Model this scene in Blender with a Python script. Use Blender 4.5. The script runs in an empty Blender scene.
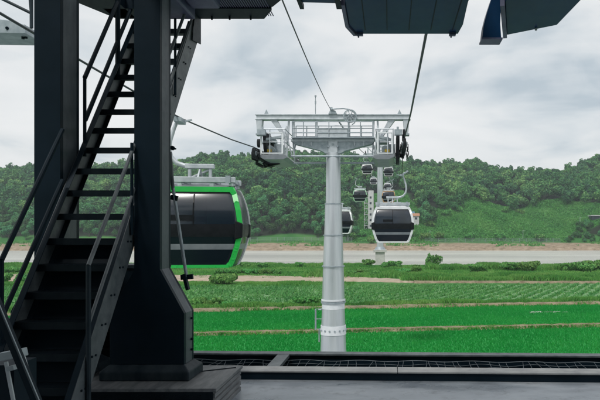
import bpy, math, random
import numpy as np
random.seed(7); RNG = np.random.default_rng(11)
R = math.radians
SC = bpy.context.scene; C = SC.collection
EYE = 8.0                      # eye height above the fields; platform floor is at 6.4
F = 583.0; VX, VY = 390.0, 235.0
FLOOR = EYE - 1.6

def at(px, py, D):             # where a thing seen at that pixel stands when it is D metres off
    return ((px-VX)*D/F, D, EYE+(VY-py)*D/F)

# ------------------------------------------------------------------ materials
def nodes(name):
    m = bpy.data.materials.new(name); m.use_nodes = True
    nt = m.node_tree; b = nt.nodes['Principled BSDF']
    return m, nt, b
def ramp(nt, fac, stops, interp='LINEAR'):
    r = nt.nodes.new('ShaderNodeValToRGB'); r.color_ramp.interpolation = interp
    els = r.color_ramp.elements
    while len(els) < len(stops): els.new(0.5)
    for e, (p, c) in zip(els, stops): e.position = p; e.color = (*c, 1) if len(c) == 3 else c
    nt.links.new(fac, r.inputs[0]); return r
def noise(nt, scale, detail=4, rough=.6, obj=True, vec=None, stretch=None):
    tc = nt.nodes.new('ShaderNodeTexCoord'); n = nt.nodes.new('ShaderNodeTexNoise')
    n.inputs['Scale'].default_value = scale; n.inputs['Detail'].default_value = detail; n.inputs['Roughness'].default_value = rough
    src = tc.outputs['Object']
    if stretch:
        mp = nt.nodes.new('ShaderNodeMapping'); mp.inputs['Scale'].default_value = stretch
        nt.links.new(src, mp.inputs[0]); src = mp.outputs[0]
    nt.links.new(src, n.inputs['Vector']); return n
def bump(nt, b, h, strength, dist=.02):
    bp = nt.nodes.new('ShaderNodeBump'); bp.inputs['Strength'].default_value = strength; bp.inputs['Distance'].default_value = dist
    nt.links.new(h, bp.inputs['Height']); nt.links.new(bp.outputs[0], b.inputs['Normal']); return bp
def surf(name, c1, c2, scale=3, rough=.6, metal=0, bmp=.1, bd=.01, detail=5, stretch=None, rvar=.1):
    m, nt, b = nodes(name)
    n = noise(nt, scale, detail, stretch=stretch)
    r = ramp(nt, n.outputs['Fac'], [(.33, c1), (.68, c2)])
    nt.links.new(r.outputs[0], b.inputs['Base Color'])
    mr = nt.nodes.new('ShaderNodeMapRange'); mr.inputs['To Min'].default_value = max(0, rough-rvar); mr.inputs['To Max'].default_value = min(1, rough+rvar)
    n2 = noise(nt, scale*3.1, 3)
    nt.links.new(n2.outputs['Fac'], mr.inputs['Value']); nt.links.new(mr.outputs[0], b.inputs['Roughness'])
    b.inputs['Metallic'].default_value = metal; b.inputs['Specular IOR Level'].default_value = .12 if max(c2) < .12 else .5
    if bmp: bump(nt, b, n2.outputs['Fac'], bmp, bd)
    return m
def leafy(name, cols, rough=.6, objvar=True, vmin=.5, vmax=1.4, spec=.25, trans=.25, patch=0.0):
    """foliage: each leaf clump its own tone, plus a slower variation from plant to plant"""
    m, nt, b = nodes(name)
    g = nt.nodes.new('ShaderNodeNewGeometry')
    src = g.outputs['Random Per Island']
    if patch:
        n = noise(nt, patch, 3)
        mx = nt.nodes.new('ShaderNodeMath'); mx.operation = 'MULTIPLY_ADD'; mx.inputs[1].default_value = .45
        sc = nt.nodes.new('ShaderNodeMath'); sc.operation = 'MULTIPLY_ADD'; sc.inputs[1].default_value = 1.5; sc.inputs[2].default_value = -.48
        nt.links.new(n.outputs['Fac'], sc.inputs[0])
        nt.links.new(g.outputs['Random Per Island'], mx.inputs[0]); nt.links.new(sc.outputs[0], mx.inputs[2]); src = mx.outputs[0]
    k = len(cols)
    r = ramp(nt, src, [((i+.15)/k, c) for i, c in enumerate(cols)])
    out = r.outputs[0]
    if objvar:
        oi = nt.nodes.new('ShaderNodeObjectInfo'); h = nt.nodes.new('ShaderNodeHueSaturation')
        a = nt.nodes.new('ShaderNodeMapRange'); a.inputs['To Min'].default_value = .47; a.inputs['To Max'].default_value = .525
        v = nt.nodes.new('ShaderNodeMapRange'); v.inputs['To Min'].default_value = vmin; v.inputs['To Max'].default_value = vmax
        nt.links.new(oi.outputs['Random'], a.inputs[0]); nt.links.new(oi.outputs['Random'], v.inputs[0])
        nt.links.new(a.outputs[0], h.inputs['Hue']); nt.links.new(v.outputs[0], h.inputs['Value']); nt.links.new(out, h.inputs['Color']); out = h.outputs[0]
    nt.links.new(out, b.inputs['Base Color']); b.inputs['Roughness'].default_value = rough; b.inputs['Specular IOR Level'].default_value = spec
    if trans:
        t = nt.nodes.new('ShaderNodeBsdfTranslucent'); mx = nt.nodes.new('ShaderNodeMixShader'); mx.inputs[0].default_value = trans
        nt.links.new(out, t.inputs[0]); nt.links.new(b.outputs[0], mx.inputs[1]); nt.links.new(t.outputs[0], mx.inputs[2])
        nt.links.new(mx.outputs[0], nt.nodes['Material Output'].inputs[0])
    return m

M = {}
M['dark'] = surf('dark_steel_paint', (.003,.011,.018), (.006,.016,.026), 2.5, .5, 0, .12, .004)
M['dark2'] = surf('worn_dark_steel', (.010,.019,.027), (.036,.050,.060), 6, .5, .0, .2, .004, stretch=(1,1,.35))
M['darkedge'] = surf('scuffed_grey_steel', (.05,.065,.075), (.12,.14,.15), 7, .5, 0, .2, .004)
M['darklit'] = surf('lit_side_steel', (.028,.042,.056), (.085,.105,.122), 6, .5, 0, .15, .004, stretch=(1,1,.3))  # column steel painted paler for light on its side faces, plus random wear
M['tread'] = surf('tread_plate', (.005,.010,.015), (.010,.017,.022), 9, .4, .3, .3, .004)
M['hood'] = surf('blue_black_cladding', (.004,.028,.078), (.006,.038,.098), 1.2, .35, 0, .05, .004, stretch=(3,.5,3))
M['hoodtrim'] = surf('grey_green_trim', (.05,.06,.12), (.09,.10,.17), 5, .5)
M['galv'] = surf('galvanised_steel', (.42,.46,.49), (.58,.62,.65), 4, .5, .35, .08, .004)
M['galvd'] = surf('dull_galvanised_steel', (.26,.31,.34), (.42,.47,.50), 5, .55, .35, .1, .004)
M['tube'] = surf('silver_tower_paint', (.50,.535,.57), (.64,.67,.70), 1.6, .34, .5, .06, .003, stretch=(3,3,.22))
M['collar'] = surf('white_collar_paint', (.66,.70,.72), (.78,.80,.82), 4, .5)
M['white'] = surf('white_paint', (.68,.70,.72), (.80,.81,.82), 3, .35)
M['green'] = surf('bright_green_paint', (.02,.42,.07), (.03,.52,.09), 2, .3)
M['black'] = surf('black_plastic', (.008,.010,.012), (.016,.018,.021), 5, .35)
M['rubber'] = surf('dark_rubber', (.012,.014,.017), (.035,.038,.042), 9, .7)
M['greyp'] = surf('grey_panel', (.16,.18,.20), (.22,.24,.26), 3, .35)
M['wire'] = surf('steel_rope', (.035,.045,.055), (.09,.10,.11), 40, .5, .5)
M['orange'] = surf('faded_orange_paint', (.50,.28,.12), (.58,.36,.18), 3, .4)
M['paleg'] = surf('pale_green_paint', (.30,.55,.36), (.38,.62,.44), 3, .4)
M['yellow'] = surf('yellow_motor_paint', (.6,.4,.03), (.7,.5,.06), 5, .5)
m, nt, b = nodes('worn_wet_concrete'); M['conc'] = m
na = noise(nt, .55, 8, .65, stretch=(1,2.2,1)); nb_ = noise(nt, 5, 8, .75); nc = noise(nt, 38, 4, .8)
ra = ramp(nt, na.outputs['Fac'], [(.34,(.25,.29,.33)),(.5,(.42,.465,.51)),(.62,(.56,.60,.63))])
rb_ = ramp(nt, nb_.outputs['Fac'], [(.30,(.52,.52,.53)),(.46,(.92,.92,.92)),(.7,(1,1,1))])
mm = nt.nodes.new('ShaderNodeMix'); mm.data_type = 'RGBA'; mm.blend_type = 'MULTIPLY'; mm.inputs[0].default_value = 1
nt.links.new(ra.outputs[0], mm.inputs[6]); nt.links.new(rb_.outputs[0], mm.inputs[7]); nt.links.new(mm.outputs[2], b.inputs['Base Color'])
rr_ = nt.nodes.new('ShaderNodeMapRange'); rr_.inputs['From Min'].default_value = .35; rr_.inputs['From Max'].default_value = .65; rr_.inputs['To Min'].default_value = .22; rr_.inputs['To Max'].default_value = .6
nt.links.new(na.outputs['Fac'], rr_.inputs[0]); nt.links.new(rr_.outputs[0], b.inputs['Roughness']); bump(nt, b, nc.outputs['Fac'], .35, .004)
M['curb'] = surf('pale_curb_concrete', (.26,.27,.275), (.40,.41,.405), 5, .8, 0, .3, .004)
M['block'] = surf('worn_wood_plinth', (.09,.10,.11), (.20,.21,.215), 3.5, .6, 0, .35, .004, detail=8, stretch=(6,1,6))
M['yardbounce'] = surf('grey_bounce_gravel', (.26,.28,.31), (.40,.42,.45), 2, .9, 0, .4, .02)
M['pier'] = surf('pier_concrete', (.42,.42,.40), (.58,.57,.54), .8, .85, 0, .2, .02)
M['bldg'] = surf('pale_building_paint', (.42,.44,.44), (.60,.61,.60), .4, .8)
M['slab'] = surf('dark_window', (.03,.04,.05), (.06,.08,.09), .6, .3)
M['rope'] = surf('net_cord', (.10,.13,.15), (.18,.21,.23), 20, .8)
M['roofb'] = surf('blue_sheet_roof', (.06,.16,.24), (.1,.22,.3), 1, .5)
M['roofo'] = surf('rust_sheet_roof', (.34,.16,.08), (.42,.22,.12), 1, .6)
M['bark'] = surf('bark', (.05,.04,.03), (.12,.10,.08), 3, .9)
M['fence'] = surf('grey_fence_wire', (.20,.24,.25), (.30,.34,.35), 3, .7)
# tinted cabin glass that really lets some light through
m, nt, b = nodes('tinted_cabin_glass'); M['glass'] = m
b.inputs['Base Color'].default_value = (.006,.016,.030,1); b.inputs['Roughness'].default_value = .2; b.inputs['Specular IOR Level'].default_value = .7; b.inputs['IOR'].default_value = 1.7
t = nt.nodes.new('ShaderNodeBsdfTransparent'); t.inputs[0].default_value = (.32,.40,.50,1)
mx = nt.nodes.new('ShaderNodeMixShader'); mx.inputs[0].default_value = .33
nt.links.new(b.outputs[0], mx.inputs[1]); nt.links.new(t.outputs[0], mx.inputs[2]); nt.links.new(mx.outputs[0], nt.nodes['Material Output'].inputs[0])
m, nt, b = nodes('dark_lower_glass'); M['glassd'] = m
b.inputs['Base Color'].default_value = (.006,.011,.018,1); b.inputs['Roughness'].default_value = .12; b.inputs['Specular IOR Level'].default_value = .3

M['treeleaf'] = leafy('woodland_leaves', [(.018,.10,.040),(.038,.16,.055),(.072,.24,.074),(.15,.33,.10)], patch=.05)
M['forest'] = leafy('woodland_leaves_far', [(.018,.10,.042),(.038,.165,.058),(.075,.25,.078),(.17,.35,.11)], objvar=False, patch=.03)
def use_tone(m):            # per-tree tone stored on the mesh
    nt = m.node_tree; hs = nt.nodes.new('ShaderNodeHueSaturation'); at_ = nt.nodes.new('ShaderNodeAttribute'); at_.attribute_name = 'tone'
    b = nt.nodes['Principled BSDF']; src = b.inputs['Base Color'].links[0].from_socket
    outs = [l.to_socket for l in src.links]
    v = nt.nodes.new('ShaderNodeMapRange'); v.inputs['To Min'].default_value = .6; v.inputs['To Max'].default_value = 1.4; nt.links.new(at_.outputs['Fac'], v.inputs[0])
    h = nt.nodes.new('ShaderNodeMapRange'); h.inputs['To Min'].default_value = .525; h.inputs['To Max'].default_value = .465; nt.links.new(at_.outputs['Fac'], h.inputs[0])
    nt.links.new(v.outputs[0], hs.inputs['Value']); nt.links.new(h.outputs[0], hs.inputs['Hue']); nt.links.new(src, hs.inputs['Color'])
    for o in outs: nt.links.new(hs.outputs[0], o)
use_tone(M['forest'])
M['bush'] = leafy('shrub_leaves', [(.05,.20,.045),(.075,.27,.06),(.11,.34,.075),(.17,.40,.10)], vmin=.85, vmax=1.15)
M['reed'] = leafy('reed_leaves', [(.04,.18,.035),(.075,.27,.05),(.13,.36,.07),(.22,.42,.11)], objvar=False, patch=.12)
M['rice'] = leafy('rice_blades', [(.008,.25,.046),(.013,.29,.052),(.020,.33,.060),(.045,.38,.072)], objvar=False, spec=.15, trans=.35, patch=.08)
M['crop'] = leafy('crop_leaves', [(.05,.22,.06),(.08,.28,.08),(.12,.34,.10),(.17,.39,.13)], objvar=False, patch=.15)
M['slope'] = leafy('slope_grass', [(.045,.21,.05),(.075,.29,.06),(.11,.36,.08),(.16,.40,.10)], objvar=False, patch=.06)
M['paddy'] = surf('paddy_ground', (.008,.25,.042), (.012,.30,.050), .7, .9, 0, .3, .03)
M['soil'] = surf('pale_field_soil', (.10,.23,.09), (.17,.32,.14), .5, .95, 0, .4, .05, detail=8)
M['dirt'] = surf('brown_dirt', (.13,.11,.06), (.30,.25,.165), 1.1, .95, 0, .4, .04, detail=8)
M['dirtpale'] = surf('pale_dirt_track', (.30,.24,.17), (.45,.38,.29), .6, .95, 0, .3, .04, detail=8)

# terrain: grass on the valley floor, bare sand on the far bank, grass and scrub on the hill
m, nt, b = nodes('valley_ground'); M['ground'] = m
n1 = noise(nt, .05, 8, .65); n2 = noise(nt, .35, 7, .75)
g1 = ramp(nt, n1.outputs['Fac'], [(.32,(.030,.13,.030)),(.52,(.055,.18,.045)),(.68,(.11,.22,.07))])
g2 = ramp(nt, n2.outputs['Fac'], [(.35,(.15,.12,.08)),(.5,(.30,.235,.165)),(.7,(.42,.35,.27))])
geo = nt.nodes.new('ShaderNodeNewGeometry'); sp = nt.nodes.new('ShaderNodeSeparateXYZ'); nt.links.new(geo.outputs['Position'], sp.inputs[0])
n3 = noise(nt, .035, 6, .7, stretch=(1,1,1))
ad = nt.nodes.new('ShaderNodeMath'); ad.operation = 'MULTIPLY_ADD'; ad.inputs[1].default_value = 34
nt.links.new(n3.outputs['Fac'], ad.inputs[0]); nt.links.new(sp.outputs['Y'], ad.inputs[2])
rb = nt.nodes.new('ShaderNodeMapRange'); rb.inputs['From Min'].default_value = 362; rb.inputs['From Max'].default_value = 354; nt.links.new(ad.outputs[0], rb.inputs[0])
rc = nt.nodes.new('ShaderNodeMapRange'); rc.inputs['From Min'].default_value = 290; rc.inputs['From Max'].default_value = 300; nt.links.new(sp.outputs['Y'], rc.inputs[0])
mu = nt.nodes.new('ShaderNodeMath'); mu.operation = 'MULTIPLY'; nt.links.new(rb.outputs[0], mu.inputs[0]); nt.links.new(rc.outputs[0], mu.inputs[1])
mc = nt.nodes.new('ShaderNodeMix'); mc.data_type = 'RGBA'
nt.links.new(mu.outputs[0], mc.inputs[0]); nt.links.new(g1.outputs[0], mc.inputs[6]); nt.links.new(g2.outputs[0], mc.inputs[7])
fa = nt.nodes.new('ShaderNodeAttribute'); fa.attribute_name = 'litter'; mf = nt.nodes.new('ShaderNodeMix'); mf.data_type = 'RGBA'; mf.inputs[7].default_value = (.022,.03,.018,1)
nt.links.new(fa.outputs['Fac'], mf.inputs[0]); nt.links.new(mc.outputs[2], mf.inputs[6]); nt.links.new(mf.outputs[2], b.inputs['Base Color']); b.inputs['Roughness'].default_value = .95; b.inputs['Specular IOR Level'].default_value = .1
bump(nt, b, n2.outputs['Fac'], .6, .4)
# muddy river; paler bands of reflection painted into its colour
m, nt, b = nodes('muddy_water_sky_bands'); M['water'] = m
n = noise(nt, .9, 6, .6, stretch=(1,.6,1)); n2 = noise(nt, .012, 4, .5, stretch=(.5,2,1))
r = ramp(nt, n2.outputs['Fac'], [(.35,(.46,.455,.435)),(.5,(.58,.57,.54)),(.65,(.70,.69,.66))])
nt.links.new(r.outputs[0], b.inputs['Base Color']); b.inputs['Roughness'].default_value = .2
bump(nt, b, n.outputs['Fac'], 1.0, .5)

# ------------------------------------------------------------------ geometry helpers
def origin(p):
    v = np.zeros(3)
    while p: v += np.array(p.location); p = p.parent
    return v
class MB:
    def __init__(s): s.v = []; s.f = []
    def add(s, vs, fs):
        k = len(s.v); s.v += [tuple(map(float, v)) for v in vs]; s.f += [tuple(i+k for i in f) for f in fs]; return s
    def box(s, x0, x1, y0, y1, z0, z1):
        x0, x1 = sorted((x0, x1)); y0, y1 = sorted((y0, y1)); z0, z1 = sorted((z0, z1))
        return s.add([(x0,y0,z0),(x1,y0,z0),(x1,y1,z0),(x0,y1,z0),(x0,y0,z1),(x1,y0,z1),(x1,y1,z1),(x0,y1,z1)],
                     [(0,3,2,1),(4,5,6,7),(0,1,5,4),(1,2,6,5),(2,3,7,6),(3,0,4,7)])
    def prism(s, poly, axis, a, b):
        """polygon in the two other axes, extruded along axis (0 x,1 y,2 z) from a to b"""
        def mk(p, t):
            q = list(p); q.insert(axis, t); return q
        n = len(poly); vs = [mk(p, a) for p in poly]+[mk(p, b) for p in poly]
        return s.add(vs, [tuple(range(n))[::-1], tuple(range(n, 2*n))]+[(i, (i+1) % n, n+(i+1) % n, n+i) for i in range(n)])
    def bar(s, p, q, w, h=None, up=(0,0,1)):
        h = h or w; p = np.array(p, float); q = np.array(q, float); d = q-p; L = np.linalg.norm(d); d /= L
        up = np.array(up, float)
        if abs(d @ up) > .99: up = np.array((0,1.,0))
        a = np.cross(d, up); a /= np.linalg.norm(a); u = np.cross(a, d)
        vs = [c+sx*a*w/2+su*u*h/2 for c in (p, q) for sx, su in ((-1,-1),(1,-1),(1,1),(-1,1))]
        return s.add(vs, [(0,1,2,3),(7,6,5,4),(0,4,5,1),(1,5,6,2),(2,6,7,3),(3,7,4,0)])
    def tube(s, pts, r, n=8, caps=True, closed=False):
        pts = [np.array(p, float) for p in pts]; m = len(pts); rs = r if hasattr(r, '__len__') else [r]*m
        ds = []
        for i in range(m):
            a = pts[i-1] if (i > 0 or closed) else pts[i]; b = pts[(i+1) % m] if (i < m-1 or closed) else pts[i]
            d = b-a; ds.append(d/np.linalg.norm(d))
        up = np.array((0,0,1.)) if abs(ds[0][2]) < .9 else np.array((0,1.,0))
        a = np.cross(ds[0], up); a /= np.linalg.norm(a); vs = []
        for i in range(m):
            a = a-ds[i]*(a @ ds[i]); a /= np.linalg.norm(a); u = np.cross(a, ds[i])
            for k in range(n):
                t = 2*math.pi*k/n; vs.append(pts[i]+rs[i]*(a*math.cos(t)+u*math.sin(t)))
        fs = []
        for i in range(m if closed else m-1):
            j = (i+1) % m
            for k in range(n): fs.append((i*n+k, j*n+k, j*n+(k+1) % n, i*n+(k+1) % n))
        if caps and not closed: fs += [tuple(range(n)), tuple((m-1)*n+k for k in range(n))[::-1]]
        return s.add(vs, fs)
    def lathe(s, cx, cy, prof, n=40):
        vs = [(cx+r*math.cos(2*math.pi*k/n), cy+r*math.sin(2*math.pi*k/n), z) for r, z in prof for k in range(n)]
        fs = [(i*n+k, i*n+(k+1) % n, (i+1)*n+(k+1) % n, (i+1)*n+k) for i in range(len(prof)-1) for k in range(n)]
        fs += [tuple(range(n))[::-1], tuple((len(prof)-1)*n+k for k in range(n))]
        return s.add(vs, fs)
    def disc(s, c, axis, r, t, n=18):
        c = np.array(c, float); a = np.array(axis, float)
        return s.tube([c-a*t/2, c+a*t/2], r, n)
    def build(s, name, mat, parent=None, smooth=False, bevel=0):
        o = npmesh(name, np.array(s.v), s.f, mat, parent)
        if smooth:
            o.data.polygons.foreach_set('use_smooth', [True]*len(o.data.polygons))
            o.data.set_sharp_from_angle(angle=R(38))
        if bevel:
            md = o.modifiers.new('bevel', 'BEVEL'); md.width = bevel; md.segments = 2; md.limit_method = 'ANGLE'
        return o
def npmesh(name, v, f, mat, parent=None):
    me = bpy.data.meshes.new(name)
    v = np.asarray(v, float) - (origin(parent) if parent else 0)
    if isinstance(f, np.ndarray):
        k = f.shape[1]; me.vertices.add(len(v)); me.vertices.foreach_set('co', v.astype(np.float32).ravel())
        me.loops.add(f.size); me.loops.foreach_set('vertex_index', f.astype(np.int32).ravel())
        me.polygons.add(len(f)); me.polygons.foreach_set('loop_start', np.arange(0, f.size, k, dtype=np.int32))
        me.update(calc_edges=True)
    else:
        me.from_pydata([tuple(x) for x in v], [], f); me.update()
    me.materials.append(mat); o = bpy.data.objects.new(name, me); C.objects.link(o)
    if parent: o.parent = parent
    return o
def tag(o, label, cat, group=None, kind=None):
    o['label'] = label; o['category'] = cat
    if group: o['group'] = group
    if kind: o['kind'] = kind
    return o
def thing(name, label, cat, loc, group=None):
    o = bpy.data.objects.new(name, None); o.empty_display_size = .3; C.objects.link(o); o.location = loc
    return tag(o, label, cat, group)
def struct(o): o['kind'] = 'structure'; return o

# ------------------------------------------------------------------ terrain
ridge_px = [-900,-300,0,30,60,100,125,150,180,200,230,262,300,330,380,405,430,455,475,500,525,545,575,600,700,1000,1700]
ridge_py = [185,178,178,176,177,174,169,172,170,166,162,159,161,165,165,168,167,173,172,177,179,174,174,165,160,165,180]
RD = 560.0
def terr(X, D):
    X = np.asarray(X, float); D = np.asarray(D, float)
    px = VX+X*F/np.maximum(D, 1)
    rz = (VY-np.interp(px, ridge_px, ridge_py))*RD/F        # above eye
    t = np.clip((D-348)/(RD-348), 0, 1)
    ts = t*(1.25-.25*t)
    hill = 3.6+(rz+EYE-3.6)*ts
    wob = 2.2*np.sin(X*.045+D*.03)+1.6*np.sin(X*.11-D*.07+1)+1.1*np.sin(X*.21+D*.13)
    # grassy spur with a shallow gully, right of the station
    g = 4.0*np.exp(-((X-62)/28)**2-((D-405)/40)**2)-5*np.exp(-((X-98)/16)**2-((D-430)/60)**2)+6*np.exp(-((X-135)/20)**2-((D-365)/14)**2)
    hill = hill+(wob*1.0+g)*np.clip(t*8, 0, 1)
    hill = np.where(D > RD, hill-(D-RD)*.25, hill)
    bank = 3.6*np.clip((D-316)/30, 0, 1)**.6
    z = np.where(D < 348, bank, hill)
    river = np.clip((D-156-2.5*np.sin(X*.06)-1.2*np.sin(X*.19+1))/7, 0, 1)*np.clip((320+2.5*np.sin(X*.045+2)+1.5*np.sin(X*.13)-D)/6, 0, 1)
    z = z-2.2*river
    near = .12*np.sin(X*.3)*np.sin(D*.23)
    return z+np.where(D < 150, 0.0, 0)+near*(D > 90)*(D < 158)
Ds = np.concatenate([np.linspace(-60, 90, 16), np.linspace(94, 154, 31), np.linspace(156, 170, 15), np.linspace(180, 310, 14), np.linspace(313, 350, 30), np.linspace(353, 600, 100), np.linspace(620, 900, 12)])
us = np.linspace(-1150, 1950, 380)
gx = np.array([(us-VX)*max(d, 70)/F for d in Ds]); gd = np.repeat(Ds[:, None], len(us), 1)
gz = terr(gx, gd)
V = np.stack([gx, gd, gz], -1).reshape(-1, 3); nx = len(us)
ii, jj = np.meshgrid(np.arange(len(Ds)-1), np.arange(nx-1), indexing='ij'); a = (ii*nx+jj).ravel()
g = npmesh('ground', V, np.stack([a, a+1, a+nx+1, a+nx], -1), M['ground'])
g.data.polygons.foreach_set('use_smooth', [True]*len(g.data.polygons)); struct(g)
far = struct(MB().add([(-4000,-4000,-3),(4000,-4000,-3),(4000,4000,-3),(-4000,4000,-3)], [(0,1,2,3)]).build('far_ground', M['ground']))
struct(MB().add([(-520,157,-.45),(520,157,-.45),(700,324,-.45),(-700,324,-.45)], [(0,1,2,3)]).build('river', M['water']))

# ------------------------------------------------------------------ fields
def sheet(name, pts, z, mat, wob=0, n=60):
    """strip given near-left, near-right, far-right, far-left; uneven edges; a raised strip gets sloping sides down into the ground"""
    (x0,y0),(x1,y1),(x2,y2),(x3,y3) = pts; rows = [[], [], [], []]; sk = max(0, z)*1.6
    for i in range(n+1):
        t = i/n; wn = wob*(math.sin(t*41+x0)+.6*math.sin(t*97+y0)+.5*RNG.normal()); wf = wob*(math.sin(t*37+y2)+.6*math.sin(t*89)+.5*RNG.normal())
        a = (x0+(x1-x0)*t, y0+(y1-y0)*t+wn); b = (x3+(x2-x3)*t, y3+(y2-y3)*t+wf); dz = .12*z*RNG.normal() if z > .1 else 0
        rows[0].append((a[0], a[1]-sk, -.05)); rows[1].append((a[0], a[1], z+dz)); rows[2].append((b[0], b[1], z+dz*.7)); rows[3].append((b[0], b[1]+sk, -.05))
    if z < .1: rows = rows[1:3]
    m = n+1; vs = sum(rows, [])
    return MB().add(vs, [(r*m+i, r*m+i+1, (r+1)*m+i+1, (r+1)*m+i) for r in range(len(rows)-1) for i in range(n)]).build(name, mat, smooth=True)
def line(x, a): return a[1]+(x-a[0])*(a[3]-a[1])/(a[2]-a[0])
PATH = (-15, 46.4, 18, 50.9)         # narrow bund between the two paddies
EDGE = (-21, 60.5, 25, 67.5)         # far edge of the paddies
FAR = (-34, 90, 34, 94)              # far edge of the crop field
XL, XR = -75, 60
struct(sheet('paddy_ground', [(XL,35.6),(XR,35.6),(XR,line(XR,EDGE)),(XL,line(XL,EDGE))], .03, M['paddy']))
struct(MB().add([(-60,7.6,.02),(60,7.6,.02),(60,35.5,.02),(-60,35.5,.02)], [(0,1,2,3)]).build('bounce_yard', M['yardbounce']))  # unseen gravel sheet added so the bounce light is grey, not green
struct(sheet('field_path', [(XL,line(XL,PATH)-.28),(XR,line(XR,PATH)-.28),(XR,line(XR,PATH)+.3),(XL,line(XL,PATH)+.3)], .27, M['dirt'], .07, 200))
struct(sheet('dirt_strip', [(XL,line(XL,EDGE)-.3),(XR,line(XR,EDGE)-.3),(XR,line(XR,EDGE)+.7),(XL,line(XL,EDGE)+.7)], .30, M['dirt'], .16, 200))
struct(sheet('crop_ground', [(XL,line(XL,EDGE)+1.1),(XR,line(XR,EDGE)+1.1),(XR,line(XR,FAR)),(XL,line(XL,FAR))], .05, M['soil']))
struct(sheet('bank_earth', [(4,97.2),(62,95.6),(62,97.0),(4,98.6)], .3, M['dirt'], .3, 80))
struct(sheet('dirt_track', [(-75,99.5),(-10,99.5),(-10,110),(-75,117)], .22, M['dirtpale'], .5, 60))
struct(sheet('dirt_track', [(-10.05,99.5),(4,98.2),(4,102),(-10.05,110)], .225, M['dirtpale'], .2, 30))

def blades(P, h, w, nb, spread, lean=.35):
    """tufts of pointed blades at the points P (N,3); one island per blade"""
    N = len(P); P = np.repeat(P, nb, 0); n = len(P)
    hh = np.repeat(h, nb) if hasattr(h, '__len__') else np.full(n, h)
    hh = hh*RNG.uniform(.65, 1.15, n); a = RNG.uniform(0, 2*np.pi, n); o = RNG.normal(0, spread, (n, 2))
    base = P.copy(); base[:, :2] += o
    dx = np.cos(a)*w*RNG.uniform(.6, 1.3, n); dy = np.sin(a)*w*RNG.uniform(.6, 1.3, n)
    l = RNG.normal(0, lean, (n, 2))*hh[:, None]
    v = np.empty((n, 4, 3))
    v[:, 0] = base+np.stack([-dx, -dy, 0*dx], -1); v[:, 1] = base+np.stack([dx, dy, 0*dx], -1)
    v[:, 2] = base+np.stack([dx*.5+l[:, 0]*.5, dy*.5+l[:, 1]*.5, hh*.7], -1)
    v[:, 3] = base+np.stack([l[:, 0]-dx*.2, l[:, 1]-dy*.2, hh], -1)
    return v.reshape(-1, 3), np.arange(n*4).reshape(-1, 4)
def scatter(n, x0, x1, y0, y1):
    return np.stack([RNG.uniform(x0, x1, n), RNG.uniform(y0, y1, n)], -1)
def seen(p, m=60):
    px = VX+p[:, 0]*F/p[:, 1]; return (px > -m) & (px < 600+m)
PUD = [(15.3,60.2,.7,.5),(16.3,60.5,.5,.35),(17.1,60.3,.55,.4),(14.5,59.6,.25,.25),(18.0,60.2,.3,.25)]
for a_, b_, c_, d_ in PUD: struct(MB().add([(a_-c_*1.2,b_-d_*1.2,.036),(a_+c_*1.2,b_-d_*1.2,.036),(a_+c_*1.2,b_+d_*1.2,.036),(a_-c_*1.2,b_+d_*1.2,.036)], [(0,1,2,3)]).build('puddle', M['water']))
# rice in drilled rows
def rice(lo, hi, name):
    pts = []
    xs = np.arange(-46, 28, .27)
    for x in xs:
        yy = np.arange(lo(x), hi(x), .28); pts.append(np.stack([np.full(len(yy), x), yy], -1))
    p = np.concatenate(pts); p += RNG.normal(0, .035, p.shape); p = p[seen(p)]
    for ex_, ey_, ra_, rb2 in PUD: p = p[((p[:, 0]-ex_)/ra_)**2+((p[:, 1]-ey_)/rb2)**2 > 1+.25*np.sin(p[:, 0]*7)]
    p3 = np.column_stack([p, np.full(len(p), .03)])
    v, f = blades(p3, .17, .032, 7, .09, .3)
    return tag(npmesh(name, v, f, M['rice']), 'bright green rice standing in the flooded paddies', 'rice', kind='stuff')
v1 = rice(lambda x: 37.0, lambda x: line(x, PATH)-.35, 'rice_plants'); v1['label'] = 'vivid green rice in the nearer paddy just beyond the platform edge'
v2 = rice(lambda x: line(x, PATH)+.4, lambda x: line(x, EDGE)-.35, 'rice_plants'); v2['label'] = 'vivid green rice in the farther paddy beyond the thin brown bund'
# crops in slanting rows with gaps
pts = []
for k in range(-70, 90):
    yy = np.arange(62, 94, .42); xx = k*1.6+(yy-62)*.5; pts.append(np.stack([xx, yy], -1))
p = np.concatenate(pts); p += RNG.normal(0, .07, p.shape)
ok = (p[:, 1] > line(p[:, 0], EDGE)+1.8) & (p[:, 1] < line(p[:, 0], FAR)) & seen(p)
dn = np.sin(p[:, 0]*.35+2)*np.sin(p[:, 1]*.4)+.5*np.sin(p[:, 0]*.9+p[:, 1]*.5)
p = p[ok & (RNG.uniform(-1.4, 1, len(p)) < dn*.5+.9)]
v, f = blades(np.column_stack([p, np.full(len(p), .05)]), .38, .08, 9, .13, .5)
tag(npmesh('crop_plants', v, f, M['crop']), 'rows of low pale green crop plants in the field past the paddies', 'crops', kind='stuff')
# weeds over the soil, bund and verges
p = scatter(2500, -60, 45, 60, 94); p = p[(p[:, 1] > line(p[:, 0], EDGE)+1.3) & (p[:, 1] < line(p[:, 0], FAR)) & seen(p)]
v, f = blades(np.column_stack([p, np.full(len(p), .05)]), .18, .07, 5, .15, .6)
tag(npmesh('field_weeds', v, f, M['reed']), 'short weeds growing between the crop rows', 'weeds', kind='stuff')
p = scatter(2600, -40, 25, 0, 1); off = p[:, 1].copy(); p[:, 1] = line(p[:, 0], PATH)+np.where(off > .5, .42, -.42)+RNG.normal(0, .1, len(p)); p = p[seen(p)]
v, f = blades(np.column_stack([p, np.full(len(p), .1)]), .22, .04, 4, .05, .5)
tag(npmesh('bund_grass', v, f, M['reed']), 'sparse grass along the brown bund between the paddies', 'grass', kind='stuff')

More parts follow.
